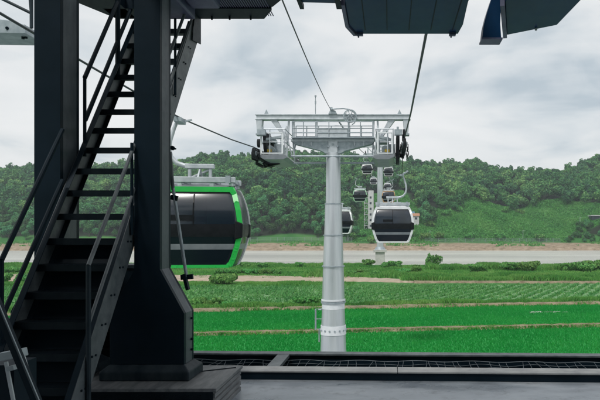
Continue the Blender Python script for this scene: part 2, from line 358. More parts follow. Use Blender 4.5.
def band(name, n, xa, xb, fy, width, h, label, mat='reed', z=.05, w=.07, nb=11, hv=True):
    x = RNG.uniform(xa, xb, n); y = np.array([fy(t) for t in x])+RNG.uniform(-width/2, width/2, n)
    on = (x < 4) & (y > 99.3-(x+10)*.06) & (y < 110-(x+10)*.1)&(RNG.uniform(size=n) < .84); x = x[~on]; y = y[~on]; n = len(x)
    p = np.stack([x, y], -1); hh = h*(.8+.16*np.sin(x*.31)+.10*np.sin(x*.83+1.7)+.08*np.sin(x*2.1)) if hv else np.full(n, h)
    hh = np.maximum(hh, h*.3); k = seen(p, 90); p = p[k]; hh = hh[k]
    v, f = blades(np.column_stack([p, np.full(len(p), z)]), hh, w, nb, .28, .22)
    return tag(npmesh(name, v, f, M[mat]), label, 'grass', kind='stuff')
band('verge_grass', 4200, -50, 30, lambda x: line(x, EDGE)+2.0, 1.5, .6, 'tangled green verge on the far edge of the paddies')
band('verge_grass', 500, -40, 28, lambda x: line(x, EDGE)-.2, .5, .35, 'thin grass fringe on the brown earth line beside the rice')
band('reeds', 6500, 2, 62, lambda x: 101-.03*x, 4, 1.1, 'tall green reeds on the nearer levee right of the tower')
band('reeds', 5200, 4, 66, lambda x: 112-.04*x, 5, .9, 'lighter green grass slope between the two levees on the right')
band('reeds', 9500, 9, 92, lambda x: 136-.05*x, 9, 1.5, 'tall green reeds along the river bank on the right', w=.085, nb=12)
band('reeds', 5200, -115, -5, lambda x: 148, 12, .9, 'green reeds along the river bank left of the tower', w=.085, nb=12)
band('reeds', 1600, -34, -15, lambda x: 94.5+.05*x, 3, .5, 'green verge below the pale dirt track', w=.07)
band('reeds', 3500, -16, 3, lambda x: 118, 22, 1.1, 'patchy green growth round the river pier', w=.08)
band('meadow_grass', 14000, -110, 100, lambda x: 128, 44, .45, 'rough green meadow grass between the crops and the river', w=.08, nb=9)
band('meadow_grass', 6000, -110, -6, lambda x: 93, 6, .5, 'green grass strip behind the crop field', w=.07, nb=9)

# ------------------------------------------------------------------ leaf clumps, shrubs, trees
def lobes_leaves(lobes, n, size, up=.35, seed=0):
    """leaf clumps spread through ellipsoid lobes; returns verts, quads"""
    r = np.random.default_rng(seed); L = np.array(lobes, float)           # cx cy cz rx ry rz
    wt = (L[:, 3]*L[:, 4]*L[:, 5])**.66; idx = r.choice(len(L), n, p=wt/wt.sum())
    d = r.normal(size=(n, 3)); d[:, 2] += up; d /= np.linalg.norm(d, axis=1)[:, None]
    rad = r.uniform(.62, 1.06, n)**.6
    c = L[idx, :3]+d*L[idx, 3:]*rad[:, None]
    nrm = d+r.normal(0, .38, (n, 3)); nrm /= np.linalg.norm(nrm, axis=1)[:, None]
    t = np.cross(nrm, r.normal(size=(n, 3))); t /= np.linalg.norm(t, axis=1)[:, None]; b = np.cross(nrm, t)
    s = size*r.uniform(.55, 1.25, n)[:, None]
    v = np.stack([c-t*s, c-b*s*.7, c+t*s+nrm*s*.25, c+b*s*.7], 1)
    return v.reshape(-1, 3), np.arange(n*4).reshape(-1, 4)
def crown_lobes(h, w, seed):
    r = random.Random(seed); out = [(0,0,h*.55,w*.34,w*.34,h*.33)]
    for i in range(r.randint(8, 12)):
        a = r.uniform(0, 6.28); q = r.uniform(.15, .36)*w; z = h*r.uniform(.38, .86)
        k = 1-.55*max(0, z/h-.55)/.35
        out.append((math.cos(a)*q*k, math.sin(a)*q*k, z, w*r.uniform(.13, .22), w*r.uniform(.13, .22), h*r.uniform(.10, .17)))
    return out
def trunk_mb(h, w, seed):
    r = random.Random(seed); mb = MB(); z1 = h*.5
    mb.tube([(0,0,-.8),(.05*w*r.uniform(-1,1),0,z1*.5),(.05*w*r.uniform(-1,1),.03*w,z1)], [.035*w,.028*w,.016*w], 7)
    for k in range(5):
        a = r.uniform(0, 6.28); mb.tube([(0,0,h*r.uniform(.2,.4)),(math.cos(a)*w*.14,math.sin(a)*w*.14,h*.5),(math.cos(a)*w*.28,math.sin(a)*w*.28,h*r.uniform(.58,.74))], [.016*w,.011*w,.004*w], 5)
    return mb
NV = 8; variants = []
for k in range(NV):
    h = random.uniform(8.5, 12.5); w = random.uniform(8.5, 12)
    lob = crown_lobes(h, w, k); v, f = lobes_leaves(lob, 900, .52, seed=k)
    variants.append((h, w, v, f, lobes_leaves(lob, 430, .74, seed=50+k)))
GR = [(412,246),(418,230),(438,214),(456,205),(478,199),(497,205),(515,210),(540,203),(562,200),(575,204),(600,205),(660,206),(660,221),(598,223),(584,228),(570,238),(556,247),(500,250)]
ST = [(352,247),(358,228),(364,196),(402,190),(420,212),(428,247)]
def grown(P, k):
    a = np.array(P, float); c = a.mean(0); return [tuple(q) for q in c+(a-c)*k]
def inpoly(x, y, P):
    c = np.zeros(len(x), bool); j = len(P)-1
    for i in range(len(P)):
        xi, yi = P[i]; xj, yj = P[j]
        c ^= ((yi > y) != (yj > y)) & (x < (xj-xi)*(y-yi)/(yj-yi+1e-9)+xi); j = i
    return c
pts = []
for d in np.arange(350, 586, 7.0):
    w = 6.4; n = int(1150*d/F/w); x = (np.arange(n)*w)-(VX+170)*d/F+RNG.uniform(0, w); pts.append(np.stack([x, np.full(n, d)], -1))
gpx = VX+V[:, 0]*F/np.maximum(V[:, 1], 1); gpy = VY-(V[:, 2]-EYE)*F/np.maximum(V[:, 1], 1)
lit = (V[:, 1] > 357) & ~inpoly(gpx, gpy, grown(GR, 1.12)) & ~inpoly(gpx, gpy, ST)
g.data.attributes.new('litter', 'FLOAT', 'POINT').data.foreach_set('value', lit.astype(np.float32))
p = np.concatenate(pts)+RNG.normal(0, 1.7, (sum(len(q) for q in pts), 2))
z = terr(p[:, 0], p[:, 1]); px = VX+p[:, 0]*F/p[:, 1]; py = VY-(z-EYE)*F/p[:, 1]
ok = ~inpoly(px+4*np.sin(py*.5), py+2.5*np.sin(px*.23)+1.5*np.sin(px*.61), grown(GR, .93)) & ~inpoly(px, py, ST) & (p[:, 1] > 351)
ext = scatter(150, 98, 205, 338, 376); ez = terr(ext[:, 0], ext[:, 1]); ex = VX+ext[:, 0]*F/ext[:, 1]; ey = VY-(ez-EYE)*F/ext[:, 1]
k = (ex > 560+(248-ey)*1.0) & (ey > 222+(ex-600)*-.1); ext = ext[k]; ez = ez[k]
p = np.concatenate([p, ext]); z = np.concatenate([z, ez]); px = np.concatenate([px, ex[k]]); py = np.concatenate([py, ey[k]]); ok = np.concatenate([ok, np.ones(len(ext), bool)])
p = p[ok]; z = z[ok]; px = px[ok]; py = py[ok]
order = np.argsort(p[:, 1]); ind = [i for i in order if -5 < px[i] < 605][:270]
crest = sorted([i for i in range(len(p)) if -5 < px[i] < 605 and i not in set(ind) and 548 < p[i, 1] < 572], key=lambda i: -z[i])[:0]
ind = set(ind)
tr_label = 'leafy green tree in the lower part of the wooded hill across the river'
protos = []
def bush_scale(i): return .5 if (px[i] > 552 and p[i, 1] < 380) else 1.0
sv = []; sf = []; tn = []; off = 0
for i in range(len(p)):
    k = int(RNG.integers(NV)); s = float(RNG.uniform(.72, 1.2))*bush_scale(i)
    if p[i, 1] < 362: s *= .75
    h, w, v, f, low = variants[k]; a = RNG.uniform(0, 6.28); ca, sa = math.cos(a), math.sin(a)
    if i in ind:
        if len(protos) <= k or protos[k] is None:
            while len(protos) <= k: protos.append(None)
            root = thing('woodland_tree', tr_label, 'tree', (p[i,0], p[i,1], z[i]), 'trees low on the wooded hill')
            cr = npmesh('crown', v+np.array(root.location), f, M['treeleaf'], root)
            tk = trunk_mb(h, w, k); tk.v = [tuple(np.array(q)+np.array(root.location)) for q in tk.v]; t_ = tk.build('trunk', M['bark'], root)
            protos[k] = root
        else:
            src = protos[k]; root = src.copy(); C.objects.link(root); root.location = (p[i,0], p[i,1], z[i])
            for ch in list(src.children):
                c = ch.copy(); C.objects.link(c); c.parent = root
        root.rotation_euler = (0, 0, a); root.scale = (s, s, s*float(RNG.uniform(.88, 1.12)))
    else:
        v, f = low; q = v*s; q = np.stack([q[:, 0]*ca-q[:, 1]*sa+p[i,0], q[:, 0]*sa+q[:, 1]*ca+p[i,1], q[:, 2]+z[i]], -1)
        sv.append(q); sf.append(f+off); off += len(q); tn.append(np.full(len(q), RNG.uniform()**1.2))
hf = npmesh('hill_forest', np.concatenate(sv), np.concatenate(sf), M['forest'])
hf.data.attributes.new('tone', 'FLOAT', 'POINT').data.foreach_set('value', np.concatenate(tn).astype(np.float32))
tag(hf, 'dense green forest covering the hill up to its skyline', 'forest', kind='stuff')
print('trees', len(p), 'individual', len(ind))
# scrub and tall grass on the open slope and round the hill station
q = scatter(60000, -40, 260, 350, 450); zz = terr(q[:, 0], q[:, 1]); qx = VX+q[:, 0]*F/q[:, 1]; qy = VY-(zz-EYE)*F/q[:, 1]
k = inpoly(qx, qy, grown(GR, 1.1)) | inpoly(qx, qy, ST); q = q[k]; zz = zz[k]
dens = np.sin(q[:, 0]*.09)*np.sin(q[:, 1]*.11+.5)+.5*np.sin(q[:, 0]*.23+q[:, 1]*.19)
v, f = blades(np.column_stack([q, zz]), .7+.5*np.clip(dens, 0, 1), .42, 5, .5, .6)
tag(npmesh('slope_scrub', v, f, M['slope']), 'bright green scrub covering the open slope right of the hill station', 'scrub', kind='stuff')

# sparse tufts on the sandy bank and small bare patches in the meadow
p = scatter(2600, -240, 200, 324, 349); dn = np.sin(p[:, 0]*.11)+np.sin(p[:, 0]*.31+1)+.8*np.sin(p[:, 1]*.6); p = p[dn > .7]
v, f = blades(np.column_stack([p, terr(p[:, 0], p[:, 1])]), .9, .3, 6, .5, .4)
tag(npmesh('bank_tufts', v, f, M['slope']), 'scattered green tufts on the sandy far bank of the river', 'grass', kind='stuff')

def shrub(px_, py_, D, w, h, label, n=None, dry=False, group=None, zg=.1, mat='bush'):
    X = (px_-VX)*D/F; zb = zg if D < 160 else float(terr(X, D)); r = random.Random(int(px_*7+D))
    root = thing('shrub', label, 'shrub', (X, D, zb), group)
    lob = [(0,0,h*.45,w*.3,w*.26,h*.4)]
    for _ in range(9):
        lob.append((r.uniform(-.36,.36)*w, r.uniform(-.25,.25)*w, h*r.uniform(.25,.72), w*r.uniform(.1,.2), w*r.uniform(.1,.2), h*r.uniform(.16,.28)))
    n = n or int(420+260*w); v, f = lobes_leaves(lob, n, .13+.02*w if D < 160 else .5, seed=int(px_+D))
    npmesh('foliage', v+np.array((X, D, zb)), f, M[mat], root)
    mb = MB()
    for _ in range(5):
        a = r.uniform(0, 6.28); mb.tube([(X,D,zb-.15),(X+math.cos(a)*w*.12,D+math.sin(a)*w*.12,zb+h*.3),(X+math.cos(a)*w*.25,D+math.sin(a)*w*.22,zb+h*.62)], [.05,.035,.015], 5)
    mb.build('stem', M['bark'], root); return root
shrub(222, 286, 92, 5.0, 2.1, 'big round dark green bush beside the pale dirt track')
grp = 'dark shrubs on the paddy verge left of the tower'
for i, (x, w, h) in enumerate([(190,1.6,.9),(199,1.9,1.1),(208,1.5,.8),(216,1.8,1.1),(226,1.6,.7)]):
    shrub(x, 308, 64.2+.3*(i % 2), w, h, 'low dark shrub in the clump on the paddy verge under the green gondola', group=grp)
for i, (x, w, h) in enumerate([(292,1.5,.8),(300,1.9,1.1),(309,2.2,1.2),(318,1.7,1.0)]):
    shrub(x, 308, 64.6+.3*(i % 2), w, h, 'low dark shrub in the clump on the paddy verge just left of the tower', group='dark shrubs on the verge beside the tower')
for i in range(9):
    shrub(219+i*7.2, 276, 117+(i % 2), 2.2, 1.25, 'clipped dark green bush in the hedge row behind the dirt track', group='hedge row behind the dirt track')
shrub(368, 268, 146, 3.6, 2.2, 'leafy bush left of the concrete river pier')
shrub(392, 268, 140, 5.5, 1.8, 'broad bush at the foot of the concrete river pier')
shrub(416, 270, 118, 2.6, 2.2, 'rounded bush on the levee right of the river pier')
shrub(430, 266, 148, 2.6, 3.4, 'left one of two small upright trees by the water', mat='bush')
shrub(438, 266, 148, 2.8, 3.2, 'right one of two small upright trees by the water', mat='bush')
for i, x in enumerate([350, 357, 364, 376, 400, 408]):
    shrub(x, 272, 112+3*(i % 3), 2.6, 1.3, 'low light green bush in the scrub in front of the river pier', group='scrub bushes in front of the pier')
for i, x in enumerate([478, 512, 530, 572, 584, 595]):
    shrub(x, 272, 126+3*(i % 2), 5.5, 1.9+.3*(i % 3), 'rounded bush growing among the reeds on the right bank', group='bushes among the right bank reeds')
for i, x in enumerate([196, 245, 262, 300]):
    shrub(x, 268, 140+3*(i % 2), 3, 1.4, 'small bush on the near river bank left of the tower', group='bushes on the left river bank')
for i, (x, D, w) in enumerate([(12,120,4),(24,96,3),(50,110,4),(5,98,3)]):
    shrub(x, 272, D, w, 1.6, 'green bush in the fields seen left of the dark column', group='bushes in the left fields')
for i, (x, D) in enumerate([(372,338),(350,352),(362,358),(424,352),(410,356),(440,353),(500,351),(470,352),(540,350),(430,372),(505,398),(520,405),(458,395),(446,384)]):
    shrub(x, 0, D, 7.5, 5.0, 'round bush above the sandy far bank of the river' if D < 360 else 'dark bush on the open green slope across the river',
          n=700, group='bushes on the far bank' if D < 360 else 'bushes on the open slope')

# fence on the far bank
def far_fence(x0, x1, D, label):
    X0, X1 = (x0-VX)*D/F, (x1-VX)*D/F; zc = float(terr((X0+X1)/2, D))
    root = thing('bank_fence', label, 'fence', ((X0+X1)/2, D, zc)); n = int((X1-X0)/4)
    mesh = MB()
    for i in range(n+1):
        X = X0+(X1-X0)*i/n; z = float(terr(X, D))
        if n < 60: MB().box(X-.07, X+.07, D-.07, D+.07, z-.3, z+2.5).build('fence_post', M['fence'], root)
        if i < n:
            X2 = X0+(X1-X0)*(i+1)/n; z2 = float(terr(X2, D))
            for h in (.15, 1.25, 2.4): mesh.bar((X, D, z+h), (X2, D, z2+h), .06)
            for k in range(10):
                t = (k+.5)/10; xx = X+(X2-X)*t; zz = z+(z2-z)*t; mesh.bar((xx, D, zz+.1), (xx, D, zz+2.4), .05)
    mesh.build('wire_panel', M['fence'], root)
far_fence(176, 352, 349, 'grey wire fence below the trees on the far bank, left of the tower')
far_fence(425, 560, 347, 'grey wire fence along the foot of the open green slope')

# hill station and small houses across the river
D = 372; X0, _, _ = at(364, 0, D); X1 = at(373.5, 0, D)[0]; zb = float(terr(X0, D))-1; zt = at(0, 192, D)[2]
b_ = thing('stair_tower', 'pale open-sided stair tower of several storeys at the foot of the far hill', 'building', ((X0+X1)/2, D, zb))
MB().box(X0+2.9, X1, D, D+5, zb, zt+1).build('wall', M['bldg'], b_)
nf = 7
for i in range(nf+1):
    z = zb+(zt-zb)*i/nf; MB().box(X0, X0+2.85, D, D+5, z, z+.35).build('floor_slab', M['bldg'], b_)
    if i < nf:
        mb = MB(); mb.bar((X0+.1, D+.1, z+1.4), (X0+2.8, D+.1, z+1.4), .12); mb.bar((X0+.3, D+.6, z+.3), (X0+2.6, D+.6, z+(zt-zb)/nf), .5, .2); mb.build('railing', M['galvd'], b_)
for xx in (X0+.1, X0+2.6): MB().box(xx, xx+.25, D+.02, D+.3, zb, zt).build('column', M['bldg'], b_)
for i in range(6): MB().box(X0+3.6, X0+4.8, D-.06, D+.1, zb+3+i*(zt-zb)/nf, zb+4.4+i*(zt-zb)/nf).build('window', M['slab'], b_)
def block_house(name, x0, x1, y0, y1, D, dep, label, cat, roofm, wallm='bldg', win=3, flat=False):
    X0, X1 = at(x0,0,D)[0], at(x1,0,D)[0]; zb = float(terr((X0+X1)/2, D))-1.5; z1 = at(0,y0,D)[2]; zlow = min(zb, at(0,y1,D)[2])
    root = thing(name, label, cat, ((X0+X1)/2, D, zlow)); MB().box(X0, X1, D, D+dep, zlow, z1).build('wall', M[wallm], root)
    if flat: MB().box(X0-.6, X1+.6, D-.6, D+dep+.6, z1, z1+.6).build('roof', M[roofm], root)
    else: MB().prism([(D-.6,z1),(D+dep+.6,z1),(D+dep/2,z1+1.8)], 0, X0-.5, X1+.5).build('roof', M[roofm], root)
    for i in range(win):
        a = X0+(X1-X0)*(i+.3)/win; MB().box(a, a+(X1-X0)*.4/win, D-.08, D+.1, z1-2.2, z1-.9).build('window', M['slab'], root)
    return root
block_house('station_building', 376, 400, 203, 222, 380, 12, 'low pale hill station building behind the right-hand gondola', 'building', 'galvd', win=5, flat=True)
block_house('station_annex', 384, 392, 191, 203, 388, 6, 'narrow pale upper block standing on the hill station', 'building', 'galvd', win=2, flat=True)
block_house('small_house', 406, 414, 214, 219, 378, 6, 'small house with a blue roof beside the hill station', 'house', 'roofb', win=2)
block_house('small_house', 413, 419, 216, 219, 372, 5, 'small house with a rusty orange roof beside the hill station', 'house', 'roofo', win=1)
block_house('viewing_hut', 592, 604, 216, 224, 372, 6, 'grey flat-roofed hut among the trees at the right edge', 'hut', 'bldg', 'slab', win=2, flat=True)
for x, D in ((580, 372), (523, 352), (430, 352), (348, 350)):
    X = (x-VX)*D/F; z = float(terr(X, D)); t = thing('lamp_post', {580:'thin pale lamp post left of the grey hut', 523:'thin lamp post at the foot of the open green slope', 430:'thin lamp post right of the sandy bank bushes', 348:'thin lamp post beside the tower on the far bank'}[x], 'lamp post', (X, D, z))
    MB().tube([(X,D,z-.4),(X,D,z+5.5)], [.14,.09], 8).build('pole', M['galv'], t); MB().bar((X-.1,D,z+5.5),(X+.9,D,z+5.6), .22, .14).build('lamp_head', M['galv'], t)

# ------------------------------------------------------------------ cableway
LEFT = [(4,-6.1,3.5),(9,-6.25,3.56),(13,-6.4,3.6),(18.3,-6.58,3.67),(23,-6.3,3.78),(26,-6.08,3.92),(28,-6.05,3.98),(30,-6.05,3.98),(34,-6.07,3.95),(45,-6.1,4.05),(60,-5.85,4.85),(85,-6.4,6.5),(105,-6.7,9.2),(120,-6.8,11.6),(135,-6.7,15.3),(150,-6.55,20.2),(156,-6.5,22.2),(162,-6.5,22.8),(200,-6.8,23),(240,-7.3,25.5),(300,-8,22),(378,-8,18)]
RIGHT = [(5,.62,3.6),(10,.62,3.45),(18,.64,3.75),(26,.65,4.35),(28,.65,4.45),(30,.66,4.42),(34,.72,4.25),(39.5,.82,4.18),(60,.7,5.0),(90,.5,7.6),(110,.4,9.6),(125,.32,11.7),(140,.2,16),(156,.1,22.2),(170,.2,21.6),(215,-.3,21.2),(300,-1,20),(378,-2,18)]
def rope_at(tab, D):
    t = np.array(tab); return float(np.interp(D, t[:, 0], t[:, 1])), float(np.interp(D, t[:, 0], t[:, 2]))+EYE
def smooth(tab, D0, D1, n=120):
    t = np.array(tab); ds = D0*(D1/D0)**np.linspace(0, 1, n)
    z = np.interp(ds, t[:, 0], t[:, 2]); x = np.interp(ds, t[:, 0], t[:, 1])
    return [(a, d, c+EYE) for a, d, c in zip(x, ds, z)]
tag(MB().tube(smooth(LEFT, 4, 378), .024, 6).build('haul_rope', M['wire'], smooth=True), 'dark steel rope running left of the tower, above the green gondola', 'cable')
tag(MB().tube(smooth(RIGHT, 5, 378), .026, 6).build('haul_rope', M['wire'], smooth=True), 'dark steel rope rising steeply from the right end of the tower', 'cable')
cp = []
A = np.array(at(331, 110, 28)); B = np.array(at(285, 0, 10)); B2 = B+(B-A)*.25
for i in range(25):
    t = i/24; q = B2+(A-B2)*t; q[2] -= .18*4*t*(1-t); cp.append(q)
tag(MB().tube(cp, .014, 6).build('signal_cable', M['wire']), 'thin dark cable coming down to the top of the tower from the roof', 'cable')
cp = [np.array(A)+(np.array((-2.7,156,EYE+24.5))-A)*t+np.array((0,0,-7*t*(1-t)*1.6)) for t in np.linspace(0, 1, 40)]
tag(MB().tube(cp, .03, 6).build('signal_cable', M['wire']), 'thin cable leading from the tower top to the far tower', 'cable')

LV = [(0,.98,.80),(.07,1.04,.87),(.28,1.14,.94),(.52,1.22,.99),(.60,1.25,1.01),(.68,1.27,1.02),(.88,1.32,1.05),(1.0,1.345,1.065),(1.16,1.35,1.07),(1.24,1.345,1.068),(1.6,1.30,1.055),(1.84,1.245,1.02),(2.10,1.165,.87),(2.26,1.09,.80),(2.36,.98,.70),(2.39,.80,.55)]
LV = [(z, w, d*.84) for z, w, d in LV]
def ring(z, w, d, n=5):
    cr = .24; out = []
    for sx, sy, a0 in ((1,-1,-90),(1,1,0),(-1,1,90),(-1,-1,180)):
        for k in range(n+1):
            a = R(a0+90*k/n); out.append((sx*(w-cr)+cr*math.cos(a), sy*(d-cr)+cr*math.sin(a), z))
    return out
def cabin(cx, cy, cz, side, frame, label, group='gondola cabins on the ropes', gtop=4.5):
    """cx, cy, cz: middle of the cabin floor underside; side: -1 arm bows left, +1 right"""
    root = thing('gondola', label, 'gondola', (cx, cy, cz), group)
    def T(vs): return [(x+cx, y+cy, z+cz) for x, y, z in vs]
    def shell(i0, i1, name, mat, cap=None, sc=1.0):
        vs = []; n = 24
        for z, w, d in LV[i0:i1+1]: vs += ring(z, w*sc, d*sc)
        m = len(vs)//n; fs = [(i*n+k, i*n+(k+1) % n, (i+1)*n+(k+1) % n, (i+1)*n+k) for i in range(m-1) for k in range(n)]
        if cap == 'top': fs.append(tuple((m-1)*n+k for k in range(n)))
        if cap == 'bot': fs.append(tuple(range(n))[::-1])
        return MB().add(T(vs), fs).build(name, M[mat], root, smooth=True)
    shell(0, 1, 'floor_pan', 'black', 'bot'); shell(1, 3, 'lower_panel', 'glassd'); shell(3, 5, 'trim_band', 'greyp')
    shell(5, 6, 'lower_panel', 'glassd'); belt = shell(6, 9, 'belt', 'black', sc=1.003); shell(9, 12, 'window', 'glass'); shell(12, 13, 'roof_edge', 'black'); shell(13, 15, 'roof', 'white' if frame != 'green' else 'greyp', 'top')
    # frames: an arch over each end face, following the body outline
    for sy in (-1, 1):
        L = [(x_, z_) for x_, z_ in [(w+.012, z) for z, w, d in LV[1:13]]]
        dd = {z: d for z, w, d in LV}
        path = [(w-.065+.012, sy*(d-.075+.012), z) for z, w, d in LV[1:14]]
        top = path[-1]; full = path+[(-x, y, z) for x, y, z in path[::-1]]
        mb = MB()
        n = len(full)
        for a, b in zip(full, full[1:]+full[:1]):
            if abs(a[0]-b[0]) < .5: mb.bar(T([a])[0], T([b])[0], .14, .10, up=(0,1,0))
        mb.box(cx-1.05, cx+1.05, cy+sy*.66, cy+sy*.735, cz+2.16, cz+2.31); mb.box(cx-.96, cx+.96, cy+sy*.66, cy+sy*.745, cz+.0, cz+.085)
        for sx in (-1, 1): mb.bar((cx+sx*1.12, cy+sy*.665, cz+2.10), (cx+sx*.98, cy+sy*.665, cz+2.27), .14, .13, up=(0,1,0)); mb.bar((cx+sx*.95, cy+sy*.665, cz+.04), (cx+sx*.99, cy+sy*.665, cz+.2), .14, .13, up=(0,1,0))
        for a in full: mb.disc(T([a])[0], (0,1,0), .062, .10, 8)
        mb.build('frame', M['white' if (frame == 'green' and sy > 0) else frame], root, bevel=0)
        for sx in (-1, 1): MB().prism([(sx*1.14+cx, .80+cz), (sx*1.365+cx, .86+cz), (sx*1.375+cx, 1.26+cz), (sx*1.16+cx, 1.34+cz)], 1, sy*.64+cy, sy*.915+cy).build('bumper', M['black'], root, bevel=.03)
    # centre door line and window bars on the end faces, seats inside
    for sy in (-1, 1):
        mb = MB(); q = [(0, sy*(d+.008), z) for z, w, d in LV[9:13]]
        for a, b in zip(q, q[1:]): mb.bar(T([a])[0], T([b])[0], .035, .02)
        mb.bar((cx-.62, cy+sy*.90, cz+1.42), (cx+.02, cy+sy*.90, cz+1.42), .03, .16)
        mb.build('door_seal', M['black'], root)
    for sx in (-1, 1):
        mb = MB(); mb.box(cx+sx*.62, cx+sx*1.08, cy-.66, cy+.66, cz+.5, cz+.62); mb.box(cx+sx*.98, cx+sx*1.1, cy-.66, cy+.66, cz+.62, cz+1.2)
        mb.build('bench', M['black'], root)
    # roof rack
    mb = MB()
    for y in (-.55, .55): mb.box(cx-1.12, cx+1.12, cy+y-.07, cy+y+.07, cz+2.44, cz+2.60)
    for x in (-1.0, -.45, .45, 1.0): mb.box(cx+x-.05, cx+x+.05, cy-.48, cy+.48, cz+2.46, cz+2.58); mb.box(cx+x-.06, cx+x+.06, cy-.6, cy-.5, cz+2.34, cz+2.44); mb.box(cx+x-.06, cx+x+.06, cy+.5, cy+.6, cz+2.34, cz+2.44)
    rk = mb.build('roof_rack', M['galv'], root, bevel=.01)
    for sx in (-1, 1): MB().box(cx+sx*.92-.07, cx+sx*.92+.07, cy-.65, cy-.62, cz+2.42, cz+2.64).build('bracket', M['galvd'], rk)
    mb = MB(); mb.box(cx-.42, cx+.42, cy-.09, cy+.09, cz+2.90, cz+3.03)
    for x in (-.3, .3): mb.box(cx+x-.04, cx+x+.04, cy-.06, cy+.06, cz+2.56, cz+2.90)
    mb.bar((cx-.3, cy, cz+2.62), (cx+.3, cy, cz+2.88), .05)
    for y in (-.3, .3): mb.bar((cx, cy+y, cz+2.6), (cx, cy, cz+2.92), .05)
    mb.build('suspension', M['galv'], root, bevel=.01)
    s = side; arm = [(s*.2, 2.96), (s*.45, 2.98), (s*.68, 3.06), (s*.84, 3.25), (s*.90, 3.5), (s*.86, 3.8), (s*.76, 4.15), (s*.66, 4.42)]; arm = [(x, z if z < 3.06 else 3.06+(z-3.06)*(gtop-3.06)/1.44) for x, z in arm]
    MB().tube([(cx+x, cy, cz+z) for x, z in arm], [.075,.075,.07,.07,.065,.06,.055,.05], 10).build('hanger_arm', M['galv'], root, smooth=True)
    mb = MB(); gx_, gz_ = cx+s*.6, cz+gtop
    mb.box(gx_-.1, gx_+.12, cy-.28, cy+.28, gz_-.14, gz_-.02); mb.disc((gx_+s*.14, cy-.2, gz_+.03), (1,0,0), .08, .06, 12); mb.disc((gx_+s*.14, cy+.2, gz_+.03), (1,0,0), .08, .06, 12)
    mb.bar((gx_, cy, gz_-.05), (gx_+s*.34, cy, gz_+.16), .09); mb.disc((gx_+s*.36, cy, gz_+.18), (0,1,0), .07, .05, 10); mb.bar((gx_-s*.1, cy+.1, gz_-.08), (gx_-s*.34, cy+.1, gz_-.02), .05)
    mb.build('rope_grip', M['galvd'], root)
    return root
def hang(tab, D, side, frame, label):
    X, Z = rope_at(tab, D); k = 1.05
    if D < 20:
        r = cabin(X+.78-.16, D, Z-4.66, side, frame, label, gtop=4.38); r.scale = (k, k, 1.06); r.rotation_euler = (0, 0, R(6)); return r
    r = cabin(X-side*.6*k, D, Z-4.62*k+.12, side, frame, label); r.scale = (k, k, k); return r
hang(LEFT, 18.3, -1, 'green', 'large nearest gondola with a bright green frame beside the dark column')
hang(RIGHT, 40.2, 1, 'white', 'white framed gondola hanging right of the tower over the river')
hang(LEFT, 60, -1, 'white', 'white framed gondola half hidden behind the tower tube')
hang(LEFT, 120, -1, 'paleg', 'small gondola with a pale green frame left of the far tower')
hang(LEFT, 151, -1, 'white', 'small pale gondola near the far tower head, above the green one')
hang(LEFT, 235, -1, 'white', 'tiny pale gondola directly left of the far tower tube, smallest on the left rope')
hang(RIGHT, 125, 1, 'orange', 'small gondola with an orange frame just above the nearest right-hand gondola')
hang(RIGHT, 168, 1, 'white', 'small white gondola right of the far tower, topmost on the right rope')
hang(RIGHT, 215, 1, 'white', 'tiny white gondola between the white and the orange one right of the far tower')

# near tower
DT = 28.0; TX = -2.72
def q(px, py, dd=0): return at(px, py, DT+0) if dd == 0 else (at(px, py, DT)[0], DT+dd, at(px, py, DT)[2])
tw = thing('cableway_tower', 'tall silver tubular tower with a wide crossarm in the middle of the view', 'tower', (TX, DT, 0))
def zy(py): return at(0, py, DT)[2]
def sec(y0, y1, r0, r1, name='tube_section', mat='tube'):
    return MB().lathe(TX, DT, [(r1, zy(y1)), (r0, zy(y0))], 48).build(name, M[mat], tw, smooth=True)
px2m = DT/F
sec(153, 204, 6.9*px2m, 7.7*px2m); sec(204.3, 235, 8.3*px2m, 9.1*px2m); sec(235.4, 266, 9.3*px2m, 10.2*px2m); sec(266.4, 299, 10.3*px2m, 11.2*px2m)
sec(299, 300.6, 12.0*px2m, 12.0*px2m, 'flange', 'collar'); sec(301.0, 303, 12.2*px2m, 12.2*px2m, 'flange', 'galvd'); sec(303, 308.5, 11.3*px2m, 11.4*px2m, 'collar', 'collar')
sec(308.6, 325, 11.3*px2m, 12.0*px2m); c_ = sec(325, 334, 12.6*px2m, 12.8*px2m, 'collar', 'collar'); sec(334.2, 400.5, 12.3*px2m, 14.5*px2m)
for yy in (204.1, 235.2, 266.2): MB().lathe(TX, DT, [(8.0*px2m, zy(yy+.5)), ((7.7+(yy-204)*.045)*px2m+.05, zy(yy+.5)), ((7.7+(yy-204)*.045)*px2m+.05, zy(yy-.5)), (7*px2m, zy(yy-.5))], 48).build('seam_ring', M['galvd'], tw, smooth=True)
mb = MB()
for k in range(16):
    a = 2*math.pi*(k+.5)/16; r = 12.75*px2m; mb.tube([(TX+math.cos(a)*(r-.02), DT+math.sin(a)*(r-.02), zy(329.5)), (TX+math.cos(a)*(r+.03), DT+math.sin(a)*(r+.03), zy(329.5))], .045, 8)
mb.build('bolts', M['galvd'], c_)
MB().lathe(TX, DT, [(1.5,-.3),(1.5,.35)], 40).build('footing', M['curb'], tw)
for sx in (-1, 1):       # climbing rungs low on the tube
    pass
mb = MB(); xl = at(316, 0, DT)[0]; xr = at(322, 0, DT)[0]
mb.tube([(xr, DT, zy(309)), (xl, DT, zy(309)), (xl, DT, zy(329)), (xr, DT, zy(329))], .028, 8)
for yy in (319,): mb.tube([(xl, DT, zy(yy)), (xr, DT, zy(yy))], .02, 8)
mb.tube([(xl+.15, DT, zy(329)), (xl+.15, DT, zy(342))], .03, 8); mb.tube([(xl+.15, DT-.3, zy(309)), (xr, DT-.3, zy(309))], .02, 6)
